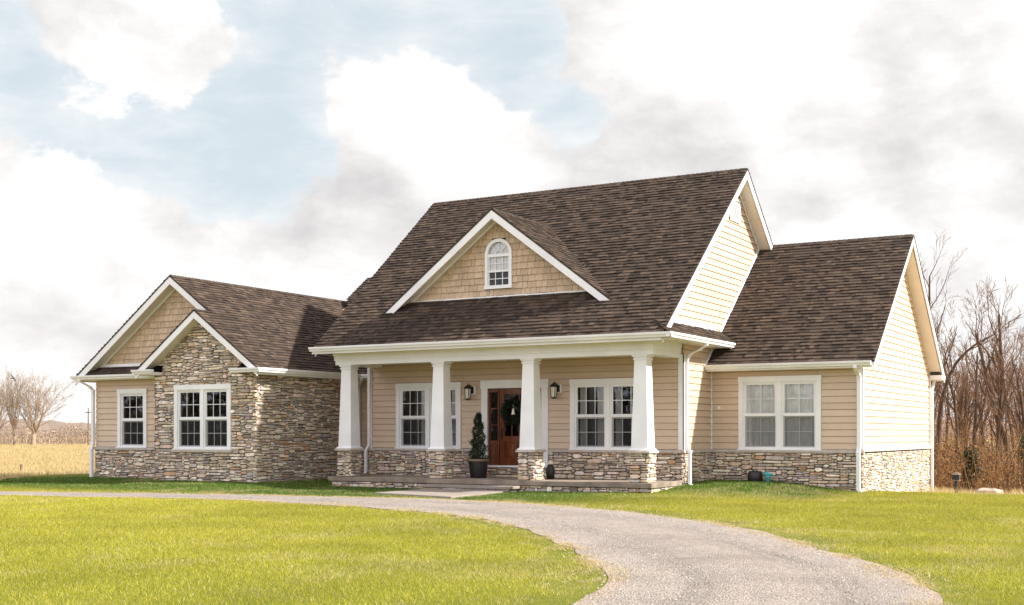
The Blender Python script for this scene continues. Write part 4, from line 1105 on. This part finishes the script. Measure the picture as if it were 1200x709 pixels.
# ------------------------------------------------------------------ trees
def tree_segments(seed, H, r0, lean=(0, 0), spread=.55, levels=4, first=.25, upright=.5, density=1.0, bend=None, fan=False):
    rr = random.Random(seed); segs = []
    def grow(p, d, L, rad, lev):
        n = (13, 9 if fan else 8, 5, 3, 2, 2)[lev]; step = L / n; last = rad; d0 = d
        for i in range(n):
            t = (i + 1) / n; j = (.05, .07 if fan else .12, .17, .2, .2, .2)[lev]
            d = (d + Vector((rr.gauss(0, j), rr.gauss(0, j), rr.gauss(0, j * .5) + (.10 * upright if lev else 0)))).normalized()
            if bend and lev == 0: d = (d + Vector(bend) * (t * t * .6)).normalized()
            q = p + d * step; nr = rad * (1 - t * ((.95 if fan else .80) if lev == 0 else .75)); segs.append((p, q, last, nr, lev)); p = q; last = nr
            if lev < levels and (t > first if lev == 0 else t > .2):
                kids = (1.15, .95, 1.0, 1.0, 1.0)[lev] * density
                for _ in range(int(kids) + (rr.random() < kids % 1)):
                    ax = d.cross(Vector((rr.gauss(0, 1), rr.gauss(0, 1), rr.gauss(0, 1)))).normalized()
                    nd = Matrix.Rotation(rr.uniform(.55, 1.15) * spread * 1.5, 3, ax) @ d; nd.z += .22 * upright; nd.normalize()
                    nl = (H * rr.uniform(.26, .48) * ((1.55 - 1.05 * t) if fan else (1.25 - .75 * t))) if lev == 0 else L * rr.uniform(.35, .65) * (1.15 - .5 * t)
                    if nl > H * (.03 if fan else .022): grow(p, nd, nl, nr * rr.uniform(.42, .66) * (.8 if fan else 1), lev + 1)
    if fan:      # a short bole that breaks into a fan of limbs
        p = Vector((0, 0, -.3)); top = Vector((rr.gauss(0, .1), rr.gauss(0, .1), H * fan)); k = 6
        for i in range(k):
            q = Vector((0, 0, -.3)).lerp(top, (i + 1) / k) + Vector((rr.gauss(0, .03), rr.gauss(0, .03), 0)); segs.append((p, q, r0 * (1 - .05 * i), r0 * (.95 - .05 * i), 0)); p = q
        m = 11
        for i in range(m):
            a = i * 2.4 + rr.uniform(-.3, .3); tilt = .16 + spread * 1.5 * (i + .5) / m; L = H * (1 - fan) * rr.uniform(.92, 1.08) * (1.0 - .22 * (tilt / 1.0) ** 2)
            grow(p - Vector((0, 0, H * fan * .35 * (i / m))), Vector((math.sin(tilt) * math.cos(a), math.sin(tilt) * math.sin(a), math.cos(tilt))), L, r0 * rr.uniform(.34, .5), 1)
        return segs
    grow(Vector((0, 0, -.3)), Vector((lean[0], lean[1], 1)).normalized(), H * .95, r0, 0)
    return segs

def seg_mesh(segs, sides, minr=0):
    P = np.array([s[0] for s in segs]); Q = np.array([s[1] for s in segs]); a = np.maximum([s[2] for s in segs], minr); b = np.maximum([s[3] for s in segs], minr)
    D = Q - P; D /= np.maximum(np.linalg.norm(D, axis=1), 1e-6)[:, None]
    ref = np.where(np.abs(D[:, 2:3]) < .9, np.array([[0, 0, 1.]]), np.array([[1., 0, 0]]))
    U = np.cross(D, ref); U /= np.linalg.norm(U, axis=1)[:, None]; W = np.cross(D, U)
    n = len(segs); V = np.zeros((n, 2, sides, 3))
    for k in range(sides):
        t = 2 * math.pi * k / sides; o = U * math.cos(t) + W * math.sin(t)
        V[:, 0, k] = P - D * (a * .3)[:, None] + o * a[:, None]; V[:, 1, k] = Q + o * b[:, None]
    base = np.arange(n)[:, None] * sides * 2; k = np.arange(sides)
    Fc = np.stack([base + k, base + (k + 1) % sides, base + sides + (k + 1) % sides, base + sides + k], -1).reshape(-1, 4)
    return V.reshape(-1, 3), Fc

def bare_tree(loc, label, group=None, seed=1, H=10, r0=.2, mat='bark', tmat='twig', minr=.012, name='bare_tree', **k):
    o = empty(name, loc, label, 'tree', group)
    sg = tree_segments(seed, H, r0, **k)
    big = [s for s in sg if s[4] <= 1]; tw = [s for s in sg if s[4] > 1]
    V, Fc = seg_mesh(big, 7, minr); obj_np('trunk', V, Fc, M[mat], o, smooth=True)
    V, Fc = seg_mesh(tw, 3, minr); obj_np('crown', V, Fc, M[tmat], o)
    return o

def tpos(u, d, dz=0): x, y = at(u, d); return (x, y, h1(x, y) + dz)
# woods behind the right wing
bare_tree(tpos(1098, 60), 'dark trunk arching up and over to the right, behind the right wing corner', None, 21, 9.6, .19, lean=(-.03, -.02), bend=(.36, .21, -.16), levels=2, first=.4, minr=.012, density=.7)
bare_tree(tpos(1084, 66), 'bare tree whose fine crown rises above the right wing gable against the sky', None, 51, 12.4, .20, levels=4, first=.35, upright=.55, spread=.5, minr=.007, density=.95)
bare_tree(tpos(1172, 58), 'tall bare tree with dark spreading limbs near the right edge of the woods', None, 52, 9.5, .2, levels=4, first=.35, upright=.6, spread=.46, minr=.007, density=.95)
bare_tree(tpos(1193, 57), 'bare tree leaning left at the far right end of the woods', None, 58, 8.8, .2, lean=(-.03, -.02), levels=4, first=.35, upright=.6, spread=.46, minr=.007, density=.9)
bare_tree(tpos(1143, 60), 'straight dark trunk in the middle of the woods above the evergreen shrub', None, 63, 7.8, .19, levels=3, first=.45, upright=.6, spread=.45, minr=.009, density=.9)
protos = []
for i, (s, H, r0) in enumerate(((101, 7.2, .13), (102, 8.0, .16), (103, 6.4, .11), (104, 7.6, .17), (105, 5.6, .09), (106, 8.6, .15), (107, 6.8, .12))):
    protos.append(bare_tree((0, 0, 0), 'thin bare brown tree among many in the woods behind the house', 'bare trees in the woods', s, H, r0, levels=3, first=.45, upright=.7, spread=.42, minr=.009, density=.8))
rw = random.Random(5); k = 0
while k < 60:
    d = 54 + 56 * rw.random(); u = rw.uniform(1070, 1270)
    x, y = at(u, d)
    o = protos[k] if k < len(protos) else copy_tree(protos[k % len(protos)])
    o.location = (x, y, h1(x, y)); o.rotation_euler.z = rw.uniform(0, 6.28); s = rw.uniform(.8, 1.15) * (.70 + d / 260); o.scale = (s, s, s * rw.uniform(.95, 1.15)); k += 1
# undergrowth and leaf litter at the foot of the woods: uncountable
def sticks(n, ufn, dfn, hlo, hhi, wlo, whi, cols, seed, lean=.25, zoff=0):
    r = np.random.default_rng(seed); u = ufn(r, n); d = dfn(r, n); q = (u - 600) / 1440
    X = (CS * q - SN) * d; Y = (SN * q + CS) * d; Z = hgt(X, Y)
    H = r.uniform(hlo, hhi, n) ; w = r.uniform(wlo, whi, n) ; a = r.uniform(0, 2 * np.pi, n)
    P = np.stack([X, Y, Z - .05], -1); dx = np.stack([np.cos(a), np.sin(a), 0 * a], -1) * w[:, None]
    L = r.normal(0, lean, (n, 2)) * H[:, None]
    T = P + np.stack([L[:, 0], L[:, 1], H], -1)
    V = np.stack([P - dx, P + dx, T + dx * .35, T - dx * .35], 1).reshape(-1, 3)
    c = np.asarray(cols)[r.integers(0, len(cols), n)] * r.uniform(.65, 1.3, n)[:, None]
    return V, np.arange(4 * n).reshape(n, 4), c
BR = [(.26, .15, .07), (.36, .20, .085), (.20, .12, .065), (.42, .26, .12), (.13, .08, .045)]
V1, F1, c1 = sticks(3600, lambda r, n: r.uniform(1060, 1290, n), lambda r, n: r.uniform(44, 110, n), .4, 3.4, .006, .014, BR, 9, .34)
r = np.random.default_rng(31); n = 190000
u = r.uniform(1060, 1290, n); d = r.uniform(45, 105, n); q = (u - 600) / 1440; X = (CS * q - SN) * d; Y = (SN * q + CS) * d
Z = hgt(X, Y) + (2.2 + 6.6 * ss(56, 88, d)) * r.beta(.9, 1.6, n)
clump = np.sin(X * 1.7 + Y * .6) * np.sin(Y * 1.1 - X * .5) > -.1
V2, F2, c2 = leaf_cloud(np.stack([X, Y, Z], -1)[clump], .10, [(.21, .10, .042), (.29, .14, .055), (.12, .062, .032), (.38, .22, .10), (.08, .045, .026), (.15, .08, .042)], 5, .5)
V = np.concatenate([V1, V2]); Fc = np.concatenate([F1, F2 + len(V1)]); c = np.concatenate([c1, c2])
tag(obj_np('undergrowth', V, Fc, M['brush'], None, c), 'tangled dry brown undergrowth and hanging leaves filling the woods', 'undergrowth', None, 'stuff')

def shrub(u, d, hgt_, rad, label, n=2600, seed=4):
    x, y = at(u, d); z = h1(x, y); o = empty('evergreen_shrub', (x, y, z), label, 'shrub')
    r = np.random.default_rng(seed); m = 26
    cz = r.uniform(.12, 1, m); cr = rad * (1.15 - cz * .75) ; ca = r.uniform(0, 6.283, m); cc = np.stack([cr * r.uniform(.1, .9, m) * np.cos(ca), cr * r.uniform(.1, .9, m) * np.sin(ca), cz * hgt_ * .95], -1)
    p = cc[r.integers(0, m, n)] + r.normal(0, 1, (n, 3)) * np.array([rad * .28, rad * .28, hgt_ * .07])
    p[:, 2] = np.maximum(p[:, 2], .02)
    V, Fc, c = leaf_cloud(p, .10, [(.030, .045, .016), (.045, .06, .022), (.018, .028, .012), (.06, .06, .025)], seed, .4)
    obj_np('foliage', V, Fc, M['leafdark'], o, c)
    mb = MB(); mb.tube([(x, y, z - .1), (x, y, z + hgt_ * .8)], [.05, .015]); obj('trunk', mb, M['bark'], o)
shrub(1136, 46, 1.7, .38, 'dark evergreen shrub standing before the bare woods')
shrub(1200, 49, 2.3, .32, 'dark ivy-green bush at the right edge of the woods', 1800, 9)
x, y = at(1133, 42.3); z = h1(x, y)

# trees across the field on the left
bare_tree(tpos(38, 148), 'broad pale bare tree standing alone in front of the far treeline', None, 8, 7.5, .32, 'palebark', 'palebark', .012, levels=4, spread=.52, upright=.45, density=1.25, fan=.26)
bare_tree(tpos(17, 150), 'narrow pale bare tree left of the broad one', None, 12, 7.6, .17, 'palebark', 'palebark', .012, levels=3, spread=.26, upright=.6, density=1.1, fan=.3)
bare_tree(tpos(-6, 152), 'pale bare tree cut by the left edge of the picture', None, 15, 6.6, .24, 'palebark', 'palebark', .012, levels=4, spread=.5, upright=.5, density=1.1, fan=.25)
for i in range(9):
    o = copy_tree(protos[i % len(protos)]); o['label'] = 'bare roadside tree across the lawn facing the house front'; o['group'] = 'roadside trees'
    o.location = (-64 + i * 7.5, -26 + (i % 3) * 5 - i * 1.5, 0); o.scale = (1.5, 1.5, 1.6); o.rotation_euler.z = i * 1.3
BP = [(.36, .275, .20), (.28, .205, .15), (.45, .35, .26), (.18, .13, .095)]
V1, F1, c1 = sticks(9000, lambda r, n: r.uniform(-420, 480, n), lambda r, n: r.uniform(158, 200, n), .5, 2.6, .012, .04, BP, 19, .3)
r = np.random.default_rng(77); n = 24000
u = r.uniform(-420, 480, n); d = r.uniform(156, 205, n); q = (u - 600) / 1440; X = (CS * q - SN) * d; Y = (SN * q + CS) * d
Z = hgt(X, Y) + (2.2 + .8 * np.sin(u * .09) + .6 * np.sin(u * .023 + 1)) * r.beta(1.1, 1.5, n)
V2, F2, c2 = leaf_cloud(np.stack([X, Y, Z], -1), .26, BP, 8, .5)
tag(obj_np('treeline', np.concatenate([V1, V2]), np.concatenate([F1, F2 + len(V1)]), M['brush'], None, np.concatenate([c1, c2])), 'low brown brushy treeline along the far side of the field', 'treeline', None, 'stuff')
# the far side of the road, behind the viewpoint: what the windows look out on
r = np.random.default_rng(78); n = 34000; t = r.uniform(0, 1, n)
X = -150 + 140 * t + r.normal(0, 4, n); Y = -30 - 85 * t + r.normal(0, 4, n)
top = 4.5 + 4.5 * np.abs(np.sin(t * 47)) * np.abs(np.sin(t * 19 + 1)) + 2 * np.sin(t * 131)
V, Fc, c = leaf_cloud(np.stack([X, Y, top * r.beta(1, 1.2, n)], -1), .95, [(.05, .045, .025), (.10, .07, .045), (.03, .032, .018), (.15, .11, .07)], 12, .5)
tag(obj_np('treeline', V, Fc, M['brush'], None, c), 'dark mixed treeline across the road facing the house front', 'treeline', None, 'stuff')
# wooded ridge on the horizon
def ridge():
    us = np.linspace(-900, 2100, 260); d = np.array([420., 470, 540, 640, 760]); rows = []
    hh = np.array([0, .55, .85, 1, .6])
    for k, dd in enumerate(d):
        q = (us - 600) / 1440; X = (CS * q - SN) * dd; Y = (SN * q + CS) * dd
        Z = -1 + hh[k] * (8.6 + 1.1 * np.sin(us * .011 + k) + .7 * np.sin(us * .047) + .45 * np.sin(us * .19 + k)) * (.62 + .4 * ss(-300, 60, us))
        rows.append(np.stack([X, Y, Z], -1))
    V = np.stack(rows).reshape(-1, 3); n = len(us); I = np.arange(5 * n).reshape(5, n)
    Fc = np.stack([I[:-1, :-1], I[:-1, 1:], I[1:, 1:], I[1:, :-1]], -1).reshape(-1, 4)
    struct(obj_np('hills', V, Fc, M['hill'], smooth=True))
ridge()
# bird gliding past the far trees
x, y = at(15.5, 90); z = 1.45 + (508 - 443) / 1440 * 90
bd = MB(); fw = Vector((CS * .8 + .1, SN * .8, .0)).normalized()
rt = Vector((CS, SN, 0)); up_ = Vector((0, 0, 1)); ax = (rt * .55 - up_ * .83).normalized(); fwd_ = Vector((-SN, CS, 0)); nn = ax.cross(fwd_).normalized()
c0 = Vector((x, y, z))
bd.tube([c0 - fwd_ * .2 - nn * .1, c0 - fwd_ * .1, c0 + fwd_ * .1, c0 + fwd_ * .2 + nn * .03], [.015, .06, .055, .012], 8)
for s in (-1, 1):
    tip = c0 + ax * (.30 * s) + nn * .01 - fwd_ * .04
    bd.prism([c0 + fwd_ * .1, c0 + ax * (.18 * s) + nn * .01 + fwd_ * .09, tip, c0 + ax * (.17 * s) - fwd_ * .10, c0 - fwd_ * .08], nn * .025)
tag(obj('bird', bd, M['feather']), 'dark bird gliding past the pale treetops over the field', 'bird')

# ------------------------------------------------------------------ grass: blades and straw, uncountable
def blades(X, Y, H, W, col, rs, lean=.35):
    n = len(X); Z = hgt(X, Y)
    a = rs.uniform(0, 2 * np.pi, n); dx = np.stack([np.cos(a), np.sin(a), 0 * a], -1) * (W * .5)[:, None]
    P = np.stack([X, Y, Z - .005], -1); L = rs.normal(0, lean, (n, 2)) * H[:, None]
    T = P + np.stack([L[:, 0], L[:, 1], H], -1)
    V = np.stack([P - dx, P + dx, T], 1).reshape(-1, 3)
    return V, np.arange(3 * n).reshape(n, 3)
rs = np.random.default_rng(99)
n = 1700000
dd = 8.5 + (37 - 8.5) * rs.uniform(0, 1, n) ** .75; uu = rs.uniform(-130, 1330, n); qq = (uu - 600) / 1440
X = (CS * qq - SN) * dd; Y = (SN * qq + CS) * dd
ok = in_poly(X, Y, LAWN)
X, Y, dd = X[ok], Y[ok], dd[ok]
ed = edge_dist(X, Y); inr = in_poly(X, Y, ROADPOLY)
sd = np.where(inr, -ed, ed) + (vnoise(X, Y, .35, 1) - .5) * .5 + (vnoise(X, Y, 1.3, 2) - .5) * .35
ok = sd > 0
for hx0, hy0, hx1, hy1 in HOUSE: ok &= ~((X > hx0) & (X < hx1) & (Y > hy0) & (Y < hy1))
ok &= ~in_poly(X, Y, np.array([(-17.45, 23.5), (-14.7, 22.8), (-15.0, 26.0), (-17.5, 26.0)]))
ok &= ~((X > -17.7) & (X < -14.9) & (Y > 25.9) & (Y < 26.6))
# thin the turf to bare straw beside the drive
ok &= (sd > .35) | (rs.uniform(0, 1, len(X)) < .45)
X, Y, dd, sd = X[ok], Y[ok], dd[ok], sd[ok]
pn = vnoise(X, Y, 2.2, 3) * .55 + vnoise(X, Y, .6, 4) * .45
straw = (rs.uniform(0, 1, len(X)) < .09 + .28 * ss(.55, .8, pn) + .75 * (1 - ss(.1, .55, sd)))
G = np.array([(.37, .36, .028), (.45, .41, .042), (.27, .295, .022), (.55, .49, .10)])
S_ = np.array([(.56, .45, .22), (.70, .60, .36), (.46, .35, .16)])
col = G[rs.integers(0, 4, len(X))]; col[straw] = S_[rs.integers(0, 3, straw.sum())]
# shade on the strip round the house, painted into the blades as darker green
strip_shade = ss(20.2, 22.8, Y) * (1 - ss(-14, -9, X)) ; strip_shade = np.maximum(strip_shade, ss(25.5, 27.5, Y) * (1 - ss(-8.5, -7, X)))
strip_shade = strip_shade[:, None] * (~straw)[:, None]
col = col * (1 - strip_shade) + col * np.array([.20, .42, .52]) * strip_shade
col *= (rs.uniform(.6, 1.3, len(X)) * (.72 + .56 * vnoise(X, Y, .9, 21) * .5 + .56 * vnoise(X, Y, 4.5, 22) * .5))[:, None]
H = rs.uniform(.022, .048, len(X)) * (1 + .35 * (dd / 30)) * (1 - .4 * (sd < .3)); W = .0027 + .00024 * dd
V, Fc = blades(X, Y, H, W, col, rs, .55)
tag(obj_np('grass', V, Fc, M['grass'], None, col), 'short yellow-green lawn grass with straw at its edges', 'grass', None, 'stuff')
n = 110000
k = rs.uniform(180, 1190, n); k0 = k.astype(int); f = (k - k0)[:, None]; side = rs.uniform(0, 1, n) < .5
A = RI[k0] * (1 - f) + RI[k0 + 1] * f; B = RO[k0] * (1 - f) + RO[k0 + 1] * f
wid = rs.normal(.15, .8, n) * (.045 + .17 * ss(.45, .8, vnoise(A[:, 0], A[:, 1], .9, 31))) 
t = np.where(side, wid * .6, 1 - wid * .6)
strip = rs.uniform(0, 1, n) < .03; t = np.where(strip, .5 + .05 * rs.normal(0, 1, n), t)
P2 = A * (1 - t[:, None]) + B * t[:, None]
ok = (vnoise(P2[:, 0], P2[:, 1], .55, 41) > np.where(strip, .72, .42)) & (t > -.13) & (t < 1.13)
P2 = P2[ok]; m = len(P2)
dd = -SN * P2[:, 0] + CS * P2[:, 1]
col = np.array([(.60, .48, .26), (.72, .61, .38), (.48, .37, .19), (.42, .36, .10)])[rs.integers(0, 4, m)] * rs.uniform(.7, 1.2, m)[:, None]
V, Fc = blades(P2[:, 0], P2[:, 1], rs.uniform(.018, .04, m), .006 + .0003 * np.clip(dd, 5, 40), col, rs, 1.6)
V[:, 2] += .012
tag(obj_np('straw', V, Fc, M['grass'], None, col), 'dry straw clippings scattered along the edges of the gravel drive', 'straw', None, 'stuff')
# tall dry grass of the field, and the dirt bank on the right
n = 260000
dd = 24 + 135 * rs.uniform(0, 1, n) ** 1.7; uu = np.where(rs.uniform(0, 1, n) < .72, rs.uniform(-160, 190, n), rs.uniform(1050, 1300, n)); qq = (uu - 600) / 1440
X = (CS * qq - SN) * dd; Y = (SN * qq + CS) * dd
ok = ~in_poly(X, Y, LAWN) & ~in_poly(X, Y, ROADPOLY)
ok &= ~((uu > 1000) & ((dd > 46) | (vnoise(X, Y, 1.1, 8) < .45)))
for hx0, hy0, hx1, hy1 in HOUSE: ok &= ~((X > hx0) & (X < hx1) & (Y > hy0) & (Y < hy1))
X, Y, dd, uu = X[ok], Y[ok], dd[ok], uu[ok]
D_ = np.array([(.54, .41, .21), (.62, .49, .30), (.48, .38, .18), (.36, .30, .12)])
col = D_[rs.integers(0, 4, len(X))] * rs.uniform(.75, 1.25, len(X))[:, None]
H = np.where(uu > 1000, rs.uniform(.08, .3, len(X)), rs.uniform(.05, .17, len(X)) * (.7 + .6 * vnoise(X, Y, 3, 6))); W = .006 + .0003 * dd
V, Fc = blades(X, Y, H, W, col, rs, .4)
tag(obj_np('dry_grass', V, Fc, M['grass'], None, col), 'tall tan dry grass covering the field beyond the lawn', 'dry grass', None, 'stuff')
# loose stones on the drive
n = 26000
t = rs.uniform(0, 1, n) ; i = rs.uniform(270, 1150, n); i0 = i.astype(int); f = (i - i0)[:, None]
A = RI[i0] * (1 - f) + RI[i0 + 1] * f; B = RO[i0] * (1 - f) + RO[i0 + 1] * f
P2 = A * (1 - t[:, None]) + B * t[:, None]; P2 += rs.normal(0, .03, P2.shape)
s = rs.uniform(.006, .017, n); Z = hgt(P2[:, 0], P2[:, 1]) + .018
base = np.array([(1, 0, 0), (-.5, .87, 0), (-.5, -.87, 0), (.2, .1, .9)])
a = rs.uniform(0, 6.28, n); ca, sa = np.cos(a), np.sin(a)
V = np.zeros((n, 4, 3)); 
for k in range(4):
    b = base[k] * rs.uniform(.7, 1.3, (n, 3))
    V[:, k, 0] = P2[:, 0] + s * (b[:, 0] * ca - b[:, 1] * sa); V[:, k, 1] = P2[:, 1] + s * (b[:, 0] * sa + b[:, 1] * ca); V[:, k, 2] = Z + s * b[:, 2]
o4 = np.arange(n)[:, None] * 4
Fc = np.concatenate([o4 + np.array([[0, 1, 3]]), o4 + np.array([[1, 2, 3]]), o4 + np.array([[2, 0, 3]])])
g = rs.uniform(.18, .42, n)[:, None] * np.array([[1, .90, .81]]); c = np.concatenate([g, g, g])
tag(obj_np('gravel', V.reshape(-1, 3), Fc, M['pebble'], None, c), 'loose pale stones on the curving gravel drive', 'gravel', None, 'stuff')

# ------------------------------------------------------------------ sky, sun, camera
SUN_E, SUN_A = math.radians(36), math.radians(18)   # elevation; bearing from +X towards +Y
world = bpy.data.worlds.new('World'); scene.world = world; world.use_nodes = True
nt = world.node_tree; bg = nt.nodes['Background']
sky = N(nt, 'ShaderNodeTexSky', sky_type='NISHITA', sun_disc=False, sun_elevation=SUN_E, sun_rotation=math.pi / 2 - SUN_A, air_density=1.0, dust_density=1.4, ozone_density=1.2)
tc = N(nt, 'ShaderNodeTexCoord')
L = nt.links
def math_(op, a, b=None, clamp=False):
    n = N(nt, 'ShaderNodeMath', operation=op, use_clamp=clamp)
    for s, v in zip(n.inputs, (a, b)):
        if v is None: continue
        if hasattr(v, 'is_output'): L.new(v, s)
        else: s.default_value = v
    return n.outputs[0]
def skyvec(scale, off=(0, 0, 0)):
    mp = N(nt, 'ShaderNodeMapping'); mp.inputs['Scale'].default_value = scale; mp.inputs['Location'].default_value = off
    L.new(tc.outputs['Generated'], mp.inputs['Vector']); return mp.outputs['Vector']
def sdir(u, v):
    q = (u - 600) / 1440; w = (508 - v) / 1440; d = Vector((CS * q - SN, SN * q + CS, w)); return d.normalized()
def patch(u, v, rad, amp):
    """a soft round area of sky round one bearing, rad in degrees"""
    n = N(nt, 'ShaderNodeVectorMath', operation='DOT_PRODUCT'); L.new(tc.outputs['Generated'], n.inputs[0]); n.inputs[1].default_value = sdir(u, v)
    m = N(nt, 'ShaderNodeMapRange', interpolation_type='SMOOTHSTEP'); L.new(n.outputs['Value'], m.inputs[0])
    m.inputs[1].default_value = math.cos(math.radians(rad)); m.inputs[2].default_value = 1; m.inputs[3].default_value = 0; m.inputs[4].default_value = amp
    return m.outputs[0]
def warp(vec, scale, amt):     # push the lookup about so edges curl
    n = N(nt, 'ShaderNodeTexNoise', Scale=scale, Detail=4); L.new(vec, n.inputs['Vector'])
    sb = N(nt, 'ShaderNodeVectorMath', operation='SUBTRACT'); L.new(n.outputs['Color'], sb.inputs[0]); sb.inputs[1].default_value = (.5, .5, .5)
    sc_ = N(nt, 'ShaderNodeVectorMath', operation='SCALE'); L.new(sb.outputs[0], sc_.inputs[0]); sc_.inputs['Scale'].default_value = amt
    ad = N(nt, 'ShaderNodeVectorMath', operation='ADD'); L.new(vec, ad.inputs[0]); L.new(sc_.outputs[0], ad.inputs[1]); return ad.outputs[0]
W1v = warp(skyvec((1, 1, 1.6), (.3, .1, .2)), 7, .10)
big = noise(nt, W1v, 5.5, 10, .60)
fine = noise(nt, warp(skyvec((1, 1, 1.5), (3.1, 1.7, .4)), 14, .05), 16, 10, .66)
cov = math_('ADD', math_('MULTIPLY', big, 1.25), math_('MULTIPLY', fine, .85))
cov = math_('SUBTRACT', cov, .35)
for u, v, rad, amp in ((20, 110, 4.5, -.36), (110, 160, 4.2, -.30), (210, 185, 4.6, -.36), (300, 165, 4.6, -.38), (350, 215, 3.5, -.28), (335, 115, 2.6, -.26), (300, 30, 3.6, -.26), (400, 28, 3.4, -.30), (480, 40, 3.0, -.28), (560, 50, 4.2, -.30), (640, 110, 4.2, -.34), (700, 165, 3.4, -.30), (620, 15, 3, -.15),
                       (150, 60, 5.0, .40), (250, 100, 3.6, .34), (470, 88, 2.8, .34), (380, 92, 2.6, .26), (530, 130, 3.0, .34), (560, 200, 4.5, .36), (430, 225, 5, .30), (60, 260, 7, .34), (850, 90, 11, .4), (1050, 200, 10, .3), (1050, 60, 8, .3), (100, 390, 10, .25), (280, 300, 6, .2), (760, 40, 5, .3)):
    cov = math_('ADD', cov, patch(u, v, rad, amp))
mask = N(nt, 'ShaderNodeMapRange', interpolation_type='SMOOTHSTEP'); L.new(cov, mask.inputs[0]); mask.inputs[1].default_value = .545; mask.inputs[2].default_value = .735
shade = math_('ADD', math_('MULTIPLY', noise(nt, warp(skyvec((1, 1, 2.0), (.8, .5, 1.2)), 8, .08), 6.5, 9, .60), 1.15), math_('MULTIPLY', fine, -.55))
shade = math_('ADD', shade, .36)
for u, v, rad, amp in ((1000, 180, 5, .20), (900, 175, 5, .18), (1130, 215, 5, .22), (800, 190, 4, .12), (1090, 50, 4, .14), (400, 245, 4, .08), (340, 255, 4, .06), (510, 255, 4, .05), (180, 300, 4, .08), (630, 90, 3, .06), (960, 40, 3, .08),
                       (180, 70, 6, -.22), (90, 230, 7, -.24), (470, 90, 5, -.25), (860, 110, 8, -.24), (560, 180, 4.5, -.2), (1150, 140, 4, -.16), (1100, 290, 6, -.22), (960, 270, 5, -.16), (60, 420, 8, -.1), (1000, 100, 6, -.18), (250, 350, 5, -.1), (1180, 20, 5, -.1)):
    shade = math_('ADD', shade, patch(u, v, rad, amp))
cl = ramp(nt, shade, [(.32, (9.0, 8.9, 8.75)), (.47, (8.1, 7.95, 7.8)), (.61, (7.1, 6.92, 6.85)), (.86, (5.5, 5.35, 5.38))])
blue = mixc(nt, 1.0, sky.outputs['Color'], (1, 1, 1), 'MULTIPLY')
pale = mixc(nt, .86, blue, (5.7, 6.35, 6.7))
veil = N(nt, 'ShaderNodeMapRange', interpolation_type='SMOOTHSTEP'); L.new(math_('ADD', noise(nt, warp(skyvec((1, 1, 3.2), (1.2, .4, 2.0)), 6, .16), 7, 9, .62), math_('MULTIPLY', cov, .35)), veil.inputs[0])
veil.inputs[1].default_value = .45; veil.inputs[2].default_value = .95; veil.inputs[3].default_value = 0; veil.inputs[4].default_value = .7
pale = mixc(nt, veil.outputs[0], pale, (7.9, 7.95, 8.0))
col = mixc(nt, mask.outputs[0], pale, cl)
# added fill: an unseen bright patch of sky behind camera lifts the front walls
fl = N(nt, 'ShaderNodeVectorMath', operation='DOT_PRODUCT'); L.new(tc.outputs['Generated'], fl.inputs[0]); fl.inputs[1].default_value = Vector((-.15, -.94, .24)).normalized()
fm = N(nt, 'ShaderNodeMapRange', interpolation_type='SMOOTHSTEP'); L.new(fl.outputs['Value'], fm.inputs[0]); fm.inputs[1].default_value = .05; fm.inputs[2].default_value = .95; fm.inputs[3].default_value = 0; fm.inputs[4].default_value = 1
col = mixc(nt, fm.outputs[0], col, (12.0, 12.0, 13.2))
L.new(col, bg.inputs['Color']); bg.inputs['Strength'].default_value = .066

sun = bpy.data.lights.new('sun', 'SUN'); sun.energy = 4.9; sun.angle = math.radians(2.0); sun.color = (1, .95, .885)
so = bpy.data.objects.new('sun', sun); C.objects.link(so)
sd_ = Vector((math.cos(SUN_E) * math.cos(SUN_A), math.cos(SUN_E) * math.sin(SUN_A), math.sin(SUN_E)))
so.rotation_euler = sd_.to_track_quat('Z', 'Y').to_euler(); so.location = (20, 20, 40)

cam = bpy.data.cameras.new('camera'); co = bpy.data.objects.new('camera', cam); C.objects.link(co); scene.camera = co
co.location = (0, 0, 1.45); co.rotation_euler = (math.radians(90), 0, math.radians(30))
cam.sensor_width = 36; cam.lens = 43.2; cam.shift_y = (508 - 354.5) / 1200; cam.clip_start = .1; cam.clip_end = 4000

vs = scene.view_settings; vs.view_transform = 'Standard'; vs.look = 'None'; vs.exposure = 1.0; vs.gamma = 1; vs.use_curve_mapping = False
scene.render.engine = 'CYCLES'; scene.cycles.use_denoising = True
scene.cycles.max_bounces = 8; scene.cycles.transparent_max_bounces = 16
